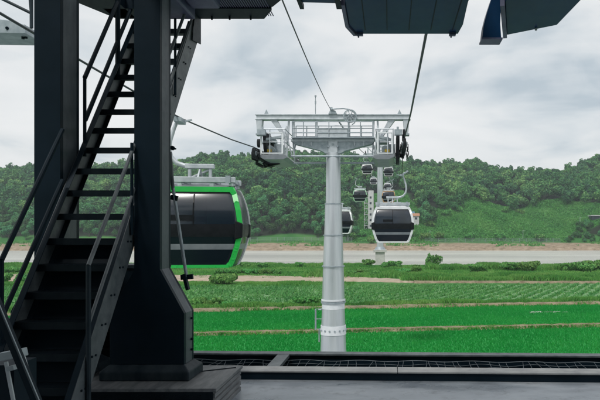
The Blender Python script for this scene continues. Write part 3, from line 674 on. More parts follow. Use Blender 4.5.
mb.tube([(xl, DT-.02, zy(309)), (xl, DT-.3, zy(309)), (xl, DT-.3, zy(329)), (xl, DT, zy(329))], .02, 6)
mb.build('ladder_gate', M['galvd'], tw)
for k in range(20):
    mb = None
lad = MB()
for s_ in (-.2, .2): lad.tube([(TX+s_, DT+.72, .3), (TX+s_, DT+.52, zy(158))], .025, 6)
for k in range(60):
    z = .6+k*.3*.62
    if z < zy(160): lad.tube([(TX-.2, DT+.70-.2*z/12, z), (TX+.2, DT+.70-.2*z/12, z)], .014, 5)
lad.build('ladder', M['galvd'], tw)
# head: top beam
def hbox(x0, x1, y0, y1, d0, d1, name, mat='galv', bev=.008):
    a = q(x0, y0); b = q(x1, y1); return MB().box(a[0], b[0], DT+d0, DT+d1, b[2], a[2]).build(name, M[mat], tw, bevel=bev)
hbox(257, 409, 115.6, 119.6, -.16, .16, 'top_beam')
hbox(256, 410.5, 115.0, 115.7, -.22, .22, 'beam_flange'); hbox(256, 410.5, 119.5, 120.2, -.22, .22, 'beam_flange')
# low crossarm with tapering haunches and saddle on the tube
hbox(292, 374, 139.6, 142.4, -.28, .28, 'crossarm')
mb = MB(); pr = [q(x, y) for x, y in ((293,142.4),(374,142.4),(372,144.5),(345,151.5),(341,154),(326,154),(322,151.5),(295,144.5))]
mb.prism([(a[0], a[2]) for a in pr], 1, DT-.22, DT+.22); mb.build('haunch', M['galvd'], tw, bevel=.01)
for y in (-.26, .26): MB().box(q(329,0)[0], q(338,0)[0], DT+y-.02, DT+y+.02, zy(153), zy(142.4)).build('saddle_plate', M['galv'], tw)
for x in (303,312,355,364): MB().box(q(x,0)[0]-.02, q(x,0)[0]+.02, DT-.27, DT+.27, zy(146.5), zy(142.4)).build('stiffener', M['galv'], tw)
mb = MB()
for a in ((329,147),(333.5,145),(338,147)): mb.disc((q(a[0],0)[0], DT-.3, zy(a[1])), (0,1,0), .05, .06, 8)
mb.build('bolts', M['galvd'], tw)
# posts
for x in (294, 317, 349, 373.5): hbox(x-.6, x+.6, 120, 139.6, -.06, .06, 'post')
for x0, x1 in ((270.5, 287), (395.5, 379)):
    s = 1 if x1 > x0 else -1
    pr = [q(x0, 120), q(x0+s*7, 120), q(x1+s*2, 142), q(x1, 142)]
    MB().prism([(a[0], a[2]) for a in pr], 1, DT-.13, DT+.13).build('brace', M['galv'], tw, bevel=.01)
# railing on the crossarm walkway
for dd in (-.5, .6):
    mb = MB()
    for yy in (123.5, 130.2, 134.5): mb.tube([q(294, yy, dd), q(373, yy, dd)], .022, 6)
    for x in (294, 305, 317, 330, 349, 361, 373): mb.tube([q(x, 123.5, dd), q(x, 140, dd)], .022, 6)
    mb.build('railing', M['galvd'], tw)
hbox(293, 375, 138.9, 139.6, -.55, .65, 'walkway', 'galvd')
hbox(319, 348, 131, 139, -.48, .1, 'control_cabinet', 'galv'); hbox(318.4, 348.6, 130, 131, -.5, .12, 'cabinet_lid', 'white')
for yy, dd in ((157, -.3), (162, .4)):
    MB().tube([q(292, yy, dd), q(376, yy, dd)], .045, 8).build('tie_rod', M['galvd'], tw)
for x0, x1 in ((293,296),(376,373)):
    mb = MB(); mb.tube([q(x0, 157, 0), q(x1-0, 143, 0)], .03, 6); mb.build('strut', M['galvd'], tw)
# lifting ends, cages, sheave trains
for side, xe, xc0, xc1, xs, tab in ((-1, 256, 267, 290, 262, LEFT), (1, 410, 393, 376.5, 402, RIGHT)):
    s = -side
    mb = MB(); mb.prism([(a[0], a[2]) for a in (q(xe+s*.8,120.2), q(xe+s*7,120.2), q(xe+s*6,134), q(xe+s*1.8,134))], 1, DT-.18, DT+.18); mb.build('end_bracket', M['galv'], tw, bevel=.01)
    mb = MB(); a = q(xe+s*.8, 134); b = q(xe+s*7, 135.6); mb.box(a[0], b[0], DT-.22, DT+.22, b[2], a[2]); mb.build('bracket_foot', M['galvd'], tw); mb = MB(); mb.prism([(c[0], c[2]) for c in (q(xe+s*8,115),q(xe+s*13,115),q(xe+s*10.5,109.5))], 1, DT-.03, DT+.03); mb.build('lifting_lug', M['galvd'], tw)
    # vertical and raking mast legs beside the cage
    mb = MB(); mb.bar(q(xc1-s*1,120), q(xc1-s*3.5,158), .09); mb.bar(q(xc1+s*2.5,120,.0), q(xc1+s*4,158,.0), .07, .07); mb.bar(q(xc1-s*4,130,-.3), q(xc1+s*3,156,-.3), .07, .05); mb.bar(q(xc1-s*6,143,-.5), q(xc1-s*1,128,-.5), .07); mb.build('mast', M['galv'], tw)
    cg = MB()
    for dd in (-1.35, 1.35):
        for x in (xc0, (xc0+xc1)/2-s*3, xc1):
            cg.tube([q(x, 134 if x != xc1 else 139, dd), q(x, 159, dd)], .028, 6)
        cg.tube([q(xc0, 134, dd), q(xc1, 134, dd)], .028, 6); cg.tube([q(xc0, 146.5, dd), q(xc1, 146.5, dd)], .022, 6)
    for x in (xc0, xc1):
        for yy in (134, 146.5): cg.tube([q(x, yy, -1.35), q(x, yy, 1.35)], .024, 6)
    cg.build('cage_rail', M['galv'], tw)
    fr = MB()
    for pth in ([(xc0+s*1,138),(xc1-s*2,138)], [(xc0+s*1,157.5),(xc1-s*2,157.5)], [(xc0+s*1,138),(xc0+s*1,158)], [(xc1-s*2,138),(xc1-s*2,158)]):
        fr.bar(q(*pth[0], -1.45), q(*pth[1], -1.45), .075, .05)
    fr.build('cage_frame', M['collar'], tw)
    pf = MB(); pr = [q(xc0-s*1, 159), q(xc1+s*1, 159), q(xc1+s*3, 161.5), q(xc1-s*1, 163.5), q(xc0+s*4, 163.5), q(xc0-s*1, 161)]
    pf.prism([(c[0], c[2]) for c in pr], 1, DT-1.55, DT+1.55); pf.build('service_platform', M['greyp'], tw, bevel=.01)
    mt = MB(); c = q(xc0+s*7, 152, -.4); mt.tube([(c[0]-.02, DT-.9, c[2]), (c[0]-.02, DT-.2, c[2])], .19, 14); mt.box(c[0]-.35, c[0]+.3, DT-.85, DT-.3, c[2]-.3, c[2]-.12); mt.box(c[0]+.05, c[0]+.45, DT-.2, DT+.4, c[2]-.25, c[2]+.35); mt.build('drive_motor', M['galvd'], tw, smooth=True)
    c = q(xc0+s*6, 153, -.4); MB().box(c[0]-.1, c[0]+.12, DT-1.0, DT-.9, c[2]-.08, c[2]+.03).build('motor_cover', M['yellow'], tw)
    mb = MB(); mb.box(c[0]-.35, c[0]+.1, DT-.6, DT+.6, zy(143), zy(139)); mb.bar(q(xc0+s*2,144,-1.2), q(xc1-s*3,141,-1.2), .12); mb.build('linkage', M['galvd'], tw)
    for k in range(8):
        d = 26.1+k*.55; X, Z = rope_at(tab, d); w_ = MB(); w_.disc((X, d, Z-.26), (1,0,0), .235, .13, 22)
        sh = w_.build('sheave_wheel', M['rubber'], tw, smooth=True)
        MB().disc((X, d, Z-.26), (1,0,0), .10, .2, 14).build('hub', M['galvd'], sh, smooth=True)
    tr = MB(); 
    for k in range(4):
        d0 = 26.1+2*k*.55; X, Z = rope_at(tab, d0); X2, Z2 = rope_at(tab, d0+.55)
        for o_ in (-.12, .12): tr.bar((X+o_, d0, Z-.26), (X2+o_, d0+.55, Z2-.26), .03, .12)
    for k in range(2):
        d0 = 26.375+k*2.2; X, Z = rope_at(tab, d0); X2, Z2 = rope_at(tab, d0+1.1)
        for o_ in (-.17, .17): tr.bar((X+o_, d0, Z-.45), (X2+o_, d0+1.1, Z2-.45), .03, .14); tr.bar((X+o_, d0, Z-.26), (X+o_, d0, Z-.5), .03, .1); tr.bar((X2+o_, d0+1.1, Z2-.26), (X2+o_, d0+1.1, Z2-.5), .03, .1)
    X, Z = rope_at(tab, 28.0)
    for o_ in (-.21, .21): tr.bar((X+o_, 27.2, Z-.62), (X+o_, 28.8, Z-.62), .035, .16)
    tr.bar((X, 28, Z-.68), (X+s*.75, 28, Z-.5), .16); tr.bar((X+s*.25, 28, Z-.7), (X+s*.25, 28, zy(134)), .12)
    tr.build('sheave_frame', M['black'], tw)
    # side plate of the train and the catchers above the rope
    X, Z = rope_at(tab, 28)
    MB().prism([(26.7, zy(140)), (27.0, zy(136.5)), (28.4, zy(136.5)), (29.0, zy(141)), (29.4, zy(152)), (29.0, zy(160)), (28.3, zy(164)), (27.6, zy(164)), (27.1, zy(160)), (26.8, zy(152))], 0, X+s*.22, X+s*.36).build('side_plate', M['rubber'], tw, bevel=.02)
    for k in range(2):
        d = 27.0+k*1.6; xx, z0 = rope_at(tab, d)
        MB().disc((xx, d, z0+.30), (1,0,0), .2, .12, 20).build('guide_wheel', M['rubber'], tw, smooth=True)
    mb = MB(); X, Z = rope_at(tab, 26); mb.box(X+s*.1, X+s*.45, 26.2, 26.5, zy(141), zy(136)); mb.tube([(X+s*.3, 26.4, zy(136)), (X+s*.3, 26.4, zy(133))], .05, 8); mb.build('sensor_box', M['galvd'], tw)
# antenna, pulley and cable bracket on top
mb = MB(); mb.tube([q(315.5,115), q(315.5,96)], .018, 6); mb.tube([q(315.5,95.2), q(315.5,97)], .045, 8); mb.tube([q(315.5,101), q(315.5,104)], .035, 8); mb.build('antenna', M['galvd'], tw)
mb = MB(); c = q(350.5, 117.5, -.35); cc = np.array(c)
for rr, tt in ((.30,.028),(.24,.012)):
    mb.tube([cc+np.array((math.cos(a)*rr, 0, math.sin(a)*rr)) for a in np.linspace(0, 2*math.pi, 25)[:-1]], tt, 8, closed=True)
for k in range(4):
    a = k*math.pi/4+.3; mb.bar(cc-np.array((math.cos(a), 0, math.sin(a)))*.29, cc+np.array((math.cos(a), 0, math.sin(a)))*.29, .035)
mb.build('cable_pulley', M['galvd'], tw, smooth=True)
MB().tube([q(331,111,-.35), q(337,110.3,-.35), q(344,110,-.35), q(350,111,-.35), q(355,114,-.35), q(357,119,-.35), q(355,124,-.35), q(352.5,126,-.35)], .03, 6).build('cable_loop', M['galvd'], tw)
MB().prism([(a[0], a[2]) for a in (q(329,115),q(337.5,115),q(336,112),q(333,111),q(333,108.5),q(330.5,108.5),q(330.5,112))], 1, DT-.3, DT+.1).build('cable_clamp', M['galvd'], tw)
MB().tube([q(338,120,-.1), q(352,139,.1)], .02, 6).build('bracing_wire', M['galvd'], tw)

# far tower standing on its river pier
D2 = 156.0; X2 = -2.65
ft = thing('cableway_tower', 'slender pale far tower rising from the river behind the right-hand gondola', 'tower', (X2, D2, -2))
zz = lambda py: at(0, py, D2)[2]
MB().lathe(X2, D2, [(.92, zz(247)), (.70, zz(165)), (.66, zz(156))], 32).build('tube', M['tube'], ft, smooth=True)
MB().box(-6.9, .7, D2-.4, D2+.4, zz(156), zz(153)).build('crossarm', M['galv'], ft, bevel=.03)
MB().box(-7.2, .9, D2-.3, D2+.3, zz(147.5), zz(145.5)).build('top_beam', M['galv'], ft)
for s in (-1, 1):
    X = -6.5 if s < 0 else .1
    MB().box(X-.5, X+.5, D2-3, D2+3, EYE+20.9, EYE+21.3).build('service_platform', M['galvd'], ft)
    mb = MB()
    for k in range(8): mb.disc((X, D2-2.6+k*.75, EYE+21.9), (1,0,0), .3, .16, 12)
    mb.build('sheave_train', M['rubber'], ft)
    mb = MB(); mb.bar((X-s*.6, D2, zz(156)), (X-s*.6, D2, zz(146)), .3); mb.bar((X-s*.1, D2, zz(146)), (X-s*2.2, D2, zz(154)), .25)
    for y in (-2.8, 0, 2.8):
        mb.bar((X-s*.5, D2+y, EYE+21.3), (X-s*.5, D2+y, EYE+22.4), .08)
    mb.bar((X-s*.5, D2-2.8, EYE+22.4), (X-s*.5, D2+2.8, EYE+22.4), .08); mb.build('frame', M['galv'], ft)
pi = thing('river_pier', 'square pale concrete pier carrying the far tower in the river', 'pier', (X2, D2, -2.5))
MB().box(X2-1.25, X2+1.25, D2-1.25, D2+1.25, -2.5, zz(252)).build('shaft', M['pier'], pi, bevel=.05)
MB().box(X2-1.75, X2+1.75, D2-1.7, D2+1.7, zz(252), zz(249.6)).build('cap', M['pier'], pi, bevel=.05)
MB().lathe(X2, D2, [(1.5, zz(249.6)), (1.15, zz(247))], 24).build('base_collar', M['galvd'], pi, smooth=True)

# ------------------------------------------------------------------ station platform
E = -.035                                    # the platform edge runs slightly askew
def edge(X, d): return d+E*(X+1.6)
def strip(name, x0, x1, d0, d1, z0, z1, mat, bev=0):
    return MB().add([(x0,edge(x0,d0),z0),(x1,edge(x1,d0),z0),(x1,edge(x1,d1),z0),(x0,edge(x0,d1),z0),(x0,edge(x0,d0),z1),(x1,edge(x1,d0),z1),(x1,edge(x1,d1),z1),(x0,edge(x0,d1),z1)],
                    [(0,3,2,1),(4,5,6,7),(0,1,5,4),(1,2,6,5),(2,3,7,6),(3,0,4,7)]).build(name, M[mat], bevel=bev)
PX0, PX1 = -9, 9
struct(strip('platform_floor', PX0, PX1, -7, 6.45, FLOOR-.5, FLOOR, 'conc'))
cb = thing('platform_curb', 'low dark kerb with a pale capping along the platform edge', 'kerb', (0, 6.5, FLOOR))
def part(o, par):
    o.parent = par; og = origin(par)
    o.data.transform(__import__('mathutils').Matrix.Translation([-float(t) for t in og])); return o
part(strip('upstand', PX0, PX1, 6.45, 6.62, FLOOR-.5, FLOOR+.085, 'dark'), cb)
part(strip('capping', PX0, .08, 6.43, 6.66, FLOOR+.086, FLOOR+.104, 'curb', .003), cb); part(strip('capping', .087, PX1, 6.43, 6.66, FLOOR+.086, FLOOR+.104, 'curb', .003), cb)
ob = thing('edge_beam', 'dark steel edge beam with a thin pale top lip beyond the kerb', 'beam', (0, 7.4, FLOOR))
part(strip('beam_web', PX0, PX1, 7.42, 7.5, FLOOR-.7, FLOOR+.075, 'dark'), ob); part(strip('top_lip', PX0, PX1, 7.38, 7.54, FLOOR+.076, FLOOR+.098, 'darkedge', .003), ob)
part(strip('bottom_flange', PX0, PX1, 7.2, 7.42, FLOOR-.72, FLOOR-.68, 'dark'), ob)
lw = MB().box(-1.42,-1.27,6.67,7.37,FLOOR+.05,FLOOR+.092).build('tie_bar', M['darkedge'], bevel=.003); tag(lw, 'grey steel tie bar spanning the netted gap at the platform edge', 'tie bar')
struct(strip('pit_floor', PX0, PX1, 6.62, 7.42, FLOOR-.66, FLOOR-.62, 'rubber'))
# safety net in the gap: sagging diamond cords
mb = MB()
def netp(x, t, s=0):
    d0 = edge(x, 6.66); d1 = edge(x, 7.38); d = d0+(d1-d0)*t
    return (x, d, FLOOR+.07-.045*math.sin(math.pi*t)-.05*t+.008*math.sin(x*9+t*5))
sp_ = .11
rn = random.Random(3); k = 0
for k in range(110):
    x = -6+k*sp_; sl = rn.gauss(0, .05); ph = rn.uniform(0, 6)
    mb.tube([netp(x+sl*t+.018*math.sin(ph+t*5), t) for t in np.linspace(0, 1, 7)], .0022, 4, caps=False)
for j_, t in enumerate((.02, .2, .4, .6, .8, .98)): mb.tube([netp(x, t+.025*math.sin(x*11+j_*2)*(0 < j_ < 5)) for x in np.linspace(-6, 6, 240)], .0045 if j_ in (0, 5) else .0022, 4)
tag(mb.build('safety_net', M['rope']), 'thin knotted safety net stretched across the gap at the platform edge', 'net')

# plinth block under the column
pb = thing('column_plinth', 'grey ribbed plinth block standing on the platform under the thick column', 'plinth', (-2.4, 5.5, FLOOR))
BX0, BX1, BY0, BY1, BT = -4.15, -1.52, 5.10, 6.02, FLOOR+.255
MB().box(BX0, BX1, BY0, BY1, BT-.03, BT).build('top_plate', M['block'], pb, bevel=.004)
prof = []; zc = FLOOR; 
for k in range(4):
    prof += [(0, zc), (0, zc+.036), (.016, zc+.042), (.016, zc+.054)]; zc += .056
mb = MB(); mb.prism([(BX1-.016-o, z) for o, z in prof]+[(BX0, zc), (BX0, FLOOR)], 1, BY0+.016, BY1-.01); mb.build('ribbed_body', M['block'], pb)
MB().box(BX0, BX1-.03, BY0+.002, BY0+.014, FLOOR, BT-.031).build('front_plate', M['tread'], pb)
mb = MB()
for i in range(46):
    for j in range(4):
        x = BX0+.2+i*.055+(j % 2)*.027
        if x < BX1-.1: mb.bar((x-.012, BY0-.001, FLOOR+.03+j*.05), (x+.012, BY0-.001, FLOOR+.045+j*.05), .006, .005)
mb.build('raised_pattern', M['tread'], pb)
MB().bar((-2.0, 5.66, BT+.004), (-1.56, 5.90, BT+.004), .012, .008).build('plate_joint', M['dark'], pb)

def column(cx, y0, y1, w, loc_label, flare=True, top=6.0+EYE, base=BT, name='steel_column'):
    """H-section column on a stepped foot; y0 front flange, y1 rear flange"""
    root = thing(name, loc_label, 'column', (cx, (y0+y1)/2, base)); x0, x1 = cx-w/2, cx+w/2
    def fl(n, ya, yb): 
        mb = MB(); zt = EYE-.32; zb = base+.60; zf = base+.14; o = .225
        if flare: poly = [(x0,top),(x1,top),(x1,zt),(x1+o,EYE-.73),(x1+o,zf),(x0-o,zf),(x0-o,EYE-.73),(x0,zt)]
        else: poly = [(x0,top),(x1,top),(x1,base),(x0,base)]
        mb.prism(poly, 1, ya, yb); return mb.build(n, M['dark'], root, bevel=.003)
    fl('flange', y0, y0+.05); fl('flange', y1-.05, y1)
    MB().box(x0+.0, x1-.012, y0+.05, y1-.05, base, top).build('web', M['dark'], root)
    for s in (-1, 1):
        xa = cx+s*(w/2-.006); o = s*.225
        if flare:
            mb = MB(); mb.prism([(xa, top), (xa+s*.006, top), (xa+s*.006, EYE-.32), (xa+o+s*.006, EYE-.73), (xa+o+s*.006, base+.14), (xa+o-s*.01, base+.14), (xa+o-s*.01, EYE-.725), (xa, EYE-.315)], 1, y0+.051, y1-.051); mb.build('side_plate', M['darklit'], root)
        else: MB().box(xa-.002, xa+.006, y0+.051, y1-.051, base, top).build('side_plate', M['dark'], root)
    if flare:
        X0, X1 = x0-.225, x1+.225
        mb = MB(); mb.box(X0, X1, y0+.052, y1-.052, base+.14, base+.55); mb.v = [((x-(X0+X1)/2)*.93+(X0+X1)/2, y, z) for x, y, z in mb.v]; mb.build('foot_web', M['dark'], root)
        mb = MB(); a = .07
        v = [(X0-.003,y0-.003,base+.14),(X1+.003,y0-.003,base+.14),(X1+.003,y1+.003,base+.14),(X0-.003,y1+.003,base+.14)]
        w_ = [(X0-a,y0-a,base+.085),(X1+a,y0-a,base+.085),(X1+a,y1+a,base+.085),(X0-a,y1+a,base+.085)]
        u = [(X0-a,y0-a,base+.001),(X1+a,y0-a,base+.001),(X1+a,y1+a,base+.001),(X0-a,y1+a,base+.001)]
        mb.add(v+w_+u, [(0,1,2,3),(4,5,1,0),(5,6,2,1),(6,7,3,2),(7,4,0,3),(8,9,5,4),(9,10,6,5),(10,11,7,6),(11,8,4,7),(11,10,9,8)]); mb.build('foot', M['dark2'], root, bevel=.012)
        mb = MB()
        for z in (EYE-.8, EYE-1.0, EYE-1.1): mb.tube([(X1+.0, (y0+y1)/2+.05, z), (X1+.022, (y0+y1)/2+.05, z)], .012, 8)
        mb.build('bolts', M['dark'], root)
    return root
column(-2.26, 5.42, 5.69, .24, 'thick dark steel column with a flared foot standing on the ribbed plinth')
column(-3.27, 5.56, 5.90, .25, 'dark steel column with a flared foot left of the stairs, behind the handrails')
# slim strut beside the column
ps = thing('tie_strut', 'slim pale tie rod leaning against the right side of the thick column', 'tie rod', at(186, 278, 5.86))
MB().tube([at(170, 152, 5.86), at(173, 190, 5.86)], .018, 8).build('upper_rod', M['darkedge'], ps); MB().tube([at(173, 188, 5.86), at(186.5, 277, 5.86)], .017, 10).build('rod', M['galvd'], ps)
mb = MB(); mb.bar(at(181, 277.5, 5.86), at(193, 276.5, 5.86), .03, .05); mb.build('bracket', M['dark'], ps); mb = MB(); mb.bar(at(184, 274, 5.84), at(188, 290, 5.84), .05, .03); mb.build('bracket', M['dark'], ps); mb = MB(); mb.bar(at(171, 197, 5.86), at(177.5, 198.5, 5.86), .03, .05); mb.build('bracket', M['dark'], ps)
mb = MB(); mb.disc(at(172.5,148,5.86), (0,1,0), .022, .03, 10); mb.bar(at(168,146,5.86), at(176,149,5.86), .015); mb.build('clamp', M['dark'], ps)

# ------------------------------------------------------------------ ship's stair
def nose(z): return 4.69+.7*(z-(EYE-.95))     # distance of the nosing line at height z
st = thing('steel_stairs', 'steep dark open steel stairs climbing between the two columns', 'stairs', (-2.76, 4.3, FLOOR))
SX0, SX1 = -3.125, -2.40
zlo, zhi = FLOOR, EYE+2.60
for x, inner in ((SX0, 1), (SX1, -1)):
    poly = [(nose(zlo)-.09, zlo), (nose(zhi)-.09, zhi), (nose(zhi)+.03, zhi+.12), (nose(zhi)+.16, zhi+.10), (nose(zhi)+.16, zhi-.1), (nose(zlo)+.16, zlo)]
    poly = [(a+.0, b) for a, b in poly]
    s = MB().prism(poly, 0, x, x+inner*.008).build('stringer', M['darkedge'], st)
    mb = MB()
    for off in (-.088, .152):
        mb.bar((x+inner*.03, nose(zlo)+off, zlo), (x+inner*.03, nose(zhi)+off, zhi), .05, .007, up=(0,1,0))
    mb.build('stringer_flange', M['dark'], s)
    mb = MB()
    for k in range(-4, 17):
        z = EYE-.95+.23*k-.03
        for e in (.02, .08): mb.disc((x-inner*.004, nose(z)+e, z), (1,0,0), .009, .012, 8)
    mb.build('bolts', M['dark'], s)
for k in range(-2, 16):
    z = EYE-.95+.23*k; d = nose(z)
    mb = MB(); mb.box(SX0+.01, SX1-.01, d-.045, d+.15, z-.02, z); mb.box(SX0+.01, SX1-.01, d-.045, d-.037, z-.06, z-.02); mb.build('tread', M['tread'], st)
def rail(name_pts, r, mat, nm='handrail'): return MB().tube(name_pts, r, 8).build(nm, M[mat], st, smooth=True)
rx = SX1+.02; lx = SX0+.02
def ry(z0, z1, x, D0, Z0, sl): return [(x, D0+(z-Z0)/sl, EYE+z) for z in (z0, z1)]
rail(ry(-.24, 3.0, rx, 4.6, -.24, 1.30), .017, 'darkedge'); rail(ry(-.71, 3.0, rx, 4.6, -.71, 1.38), .014, 'darkedge', 'mid_rail')
rail([(rx, 4.6, FLOOR), (rx, 4.6, EYE-.24)], .02, 'dark2', 'rail_post')
for z in (.0, 1.55): rail([(rx, nose(EYE+z)+.02, EYE+z), (rx, nose(EYE+z)+.02, EYE+z+.85)], .015, 'dark', 'rail_post')
rail([(lx, 4.66, EYE-.2), (lx, 5.53, EYE+1.0)], .02, 'dark'); rail([(lx, 4.62, EYE-.72), (lx, 5.53, EYE+.52)], .02, 'dark', 'mid_rail')
rail([(lx, 4.66, FLOOR), (lx, 4.66, EYE-.2)], .018, 'dark', 'rail_post')
rail([(lx, 5.93, EYE+1.60), (lx, 6.9, EYE+3.04)], .022, 'dark'); rail([(lx, 5.94, EYE+1.17), (lx, 7.15, EYE+2.95)], .022, 'dark', 'mid_rail'); rail([(lx, 5.93, EYE+.8), (lx, 5.93, EYE+1.6)], .017, 'dark', 'rail_post')
rail([(lx, 6.65, EYE+1.82), (lx, 6.65, EYE+2.9)], .028, 'dark', 'rail_post')
MB().prism([(nose(zhi)-.15, zhi-.25), (nose(zhi)+.16, zhi-.2), (nose(zhi)+.16, zhi+.15), (nose(zhi)-.05, zhi+.15)], 0, SX1+.012, SX1+.022).build('gusset', M['dark2'], st)
MB().prism([(nose(zlo)+.162, zlo), (nose(EYE-.04)+.162, EYE-.04), (nose(EYE-.04)+.172, EYE-.04), (nose(zlo)+.172, zlo)], 0, SX0+.01, SX1-.01).build('back_plate', M['dark'], st)
# dark machinery housing in the shade behind the stairs
mh = thing('machine_housing', 'dark machinery housing in the shade behind the lower stairs', 'housing', (-2.9, 6.1, FLOOR))
MB().box(-3.45, -2.42, 6.06, 6.38, FLOOR+.001, EYE-.35).build('body', M['dark'], mh, bevel=.01)
MB().box(-3.48, -2.40, 6.04, 6.40, EYE-.349, EYE-.31).build('lid', M['dark2'], mh, bevel=.005)
mb = MB()
for k in range(6): mb.box(-3.3, -2.6, 6.03, 6.059, EYE-1.3+k*.09, EYE-1.27+k*.09)
mb.build('vent', M['tread'], mh)

# small trolley at the lower left with a crossing handrail
tb = thing('folding_barrier', 'low grey folding barrier frame at the lower left corner', 'barrier', at(14, 430, 3.6))
d = 3.6
mb = MB(); mb.bar(at(0,357,d), at(25,352,d-.0), .06, .05); mb.build('top_bar', M['galvd'], tb, bevel=.004)
mb = MB(); mb.bar(at(9,368.5,d), at(16,367,d), .05, .028); mb.build('latch', M['galvd'], tb)
for a, b in (((6,362),(19,430)), ((23,356),(46,430))): MB().bar(at(*a, d), at(*b, d), .012, .02).build('leg', M['galv'], tb)
MB().box(at(0,0,d)[0]-.1, at(12,0,d)[0], d+.02, d+.25, FLOOR+.0, at(0,366,d)[2]).build('side_panel', M['dark'], tb)
hr = thing('guard_rail', 'dark diagonal guard rail crossing the lower left corner', 'railing', at(0, 300, 3.5))
MB().bar(at(-8,292,3.5), at(42,414,3.5), .05, .035).build('rail', M['dark'], hr); MB().bar(at(-6,292,3.46), at(44,412,3.46), .006, .004).build('rail_edge', M['galvd'], hr)
MB().bar(at(-30,240,3.5), at(-8,292,3.5), .05, .035).build('rail', M['dark'], hr)

# ------------------------------------------------------------------ overhead
def plan(name, pts, z0, h, mat, parent):
    poly = [( (x-VX)*((z0)*F/(VY-y))/F, z0*F/(VY-y)) for x, y in pts]; return poly
def hood(name, label, cat, pts, z, h, back, mat='hood'):
    poly = plan(name, pts, z, h, mat, None); cx = sum(p_[0] for p_ in poly)/len(poly); cy = sum(p_[1] for p_ in poly)/len(poly)
    root = thing(name, label, cat, (cx, cy, EYE+z))
    first, last = poly[0], poly[-1]
    poly = [(first[0]+(first[0]*0), back)]+poly+[(last[0], back)]
    MB().prism(poly, 2, EYE+z, EYE+z+h).build('casing', M[mat], root, bevel=.01); return root, poly
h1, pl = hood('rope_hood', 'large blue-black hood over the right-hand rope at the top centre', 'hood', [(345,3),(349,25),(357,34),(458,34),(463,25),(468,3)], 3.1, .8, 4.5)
mb = MB()
for a, b in ((pl[1], pl[2]), (pl[2], pl[3])): mb.bar((a[0]-.03, a[1], EYE+3.12), (b[0]-.03, b[1], EYE+3.12), .05, .1)
mb.build('edge_trim', M['hoodtrim'], h1)
mb = MB()
for x in (360, 452):
    c = at(x, 34, 9.0); mb.box(c[0]-.05, c[0]+.05, 8.9, 8.98, EYE+3.06, EYE+3.1); mb.tube([(c[0]-.02, 8.95, EYE+3.03), (c[0]-.02, 8.95, EYE+3.08)], .012, 6)
mb.build('bolts', M['hoodtrim'], h1)
mb = MB()
for k in range(5): x = -.38+k*.33; mb.box(x, x+.012, 5, 8.8, EYE+3.092, EYE+3.1)
mb.build('panel_seam', M['dark'], h1)
h2, pl2 = hood('rope_hood', 'angular dark hood at the top right beside the curved blade', 'hood', [(505,2),(507,35),(557,25),(581,0)], 3.1, .8, 5.0)
mb = MB(); a, b = pl2[1], pl2[2]; mb.bar((a[0]-.035, a[1], EYE+3.2), (b[0]-.03, b[1], EYE+3.2), .06, .3); mb.bar((a[0]-.02, a[1], EYE+3.5), (b[0]-.02, b[1], EYE+3.5), .05, .08); mb.build('edge_trim', M['hoodtrim'], h2)
MB().tube([at(536,29.5,8.78), at(536,29.0,8.7)], .02, 8).build('bolts', M['galv'], h2)
bl = thing('deflector_blade', 'curved dark blade hanging between the two hoods at the top right', 'blade', at(491, 20, 8))
pr = [at(x, y, 8) for x, y in ((496,-14),(490,2),(485.5,16),(482.5,28),(481,40.5),(500,41.5),(499,26),(499.5,12),(503,0),(506,-14))]
MB().prism([(a[0], a[2]) for a in pr], 1, 7.9, 8.1).build('blade', M['hood'], bl, bevel=.006)
a, b = at(480.5, 40.3, 8), at(501, 42, 8); MB().box(a[0], b[0], 7.88, 8.12, b[2], a[2]).build('end_cap', M['hoodtrim'], bl)
MB().tube([at(501.5, 7, 8), at(502.5, 2, 8)], .03, 8).build('pivot', M['dark'], bl)
h3, _ = hood('cable_tray', 'short dark cable tray at the top edge left of the large hood', 'tray', [(300,2.5),(340,3.5)], 3.1, .25, 7.0)
MB().box(at(299,0,7.8)[0], at(303,0,7.8)[0], 7.5, 7.9, EYE+3.06, EYE+3.12).build('clip', M['dark'], h3); MB().box(at(336,0,7.8)[0], at(341,0,7.8)[0], 7.5, 7.9, EYE+3.06, EYE+3.12).build('clip', M['dark'], h3)
pf = thing('upper_platform', 'dark underside of the upper platform at the head of the stairs', 'platform', (-2.4, 6.6, EYE+2.7))
poly = [(-3.60,5.2),(-3.60,6.35),(-3.42,7.25),(-1.57,7.25),(-1.20,6.62),(-1.20,5.2)]
# left of the stair opening the deck is cut back so that the stairs come through
MB().prism([(-3.42,6.95),(-3.42,7.28),(-1.57,7.28),(-1.42,7.0),(-1.42,6.95)], 2, EYE+2.70, EYE+2.86).build('end_beam', M['dark'], pf)
MB().prism([(-2.36,4.9),(-2.36,6.95),(-1.40,6.95),(-1.16,6.6),(-1.16,4.9)], 2, EYE+2.72, EYE+2.86).build('deck', M['dark'], pf)
MB().prism([(-3.75,6.0),(-3.75,6.5),(-3.42,7.25),(-3.16,7.25),(-3.16,6.0)], 2, EYE+2.70, EYE+2.86).build('deck', M['dark'], pf)
mb = MB()
for k in range(26):
    x = -2.15+k*.028; mb.box(x, x+.010, 6.62, 7.22, EYE+2.712, EYE+2.72)
mb.build('grating', M['hoodtrim'], pf)
MB().box(-2.62, -2.30, 5.9, 6.9, EYE+2.55, EYE+2.70).build('gearbox', M['hoodtrim'], pf, bevel=.02); MB().box(-2.28, -1.95, 6.0, 6.72, EYE+2.60, EYE+2.715).build('gearbox', M['hoodtrim'], pf, bevel=.03)
mb = MB()
for x in (-2.2,-1.98,-1.72): mb.tube([(x,7.2,EYE+2.66),(x,7.2,EYE+2.72)], .012, 6)
mb.build('bolts', M['dark'], pf)
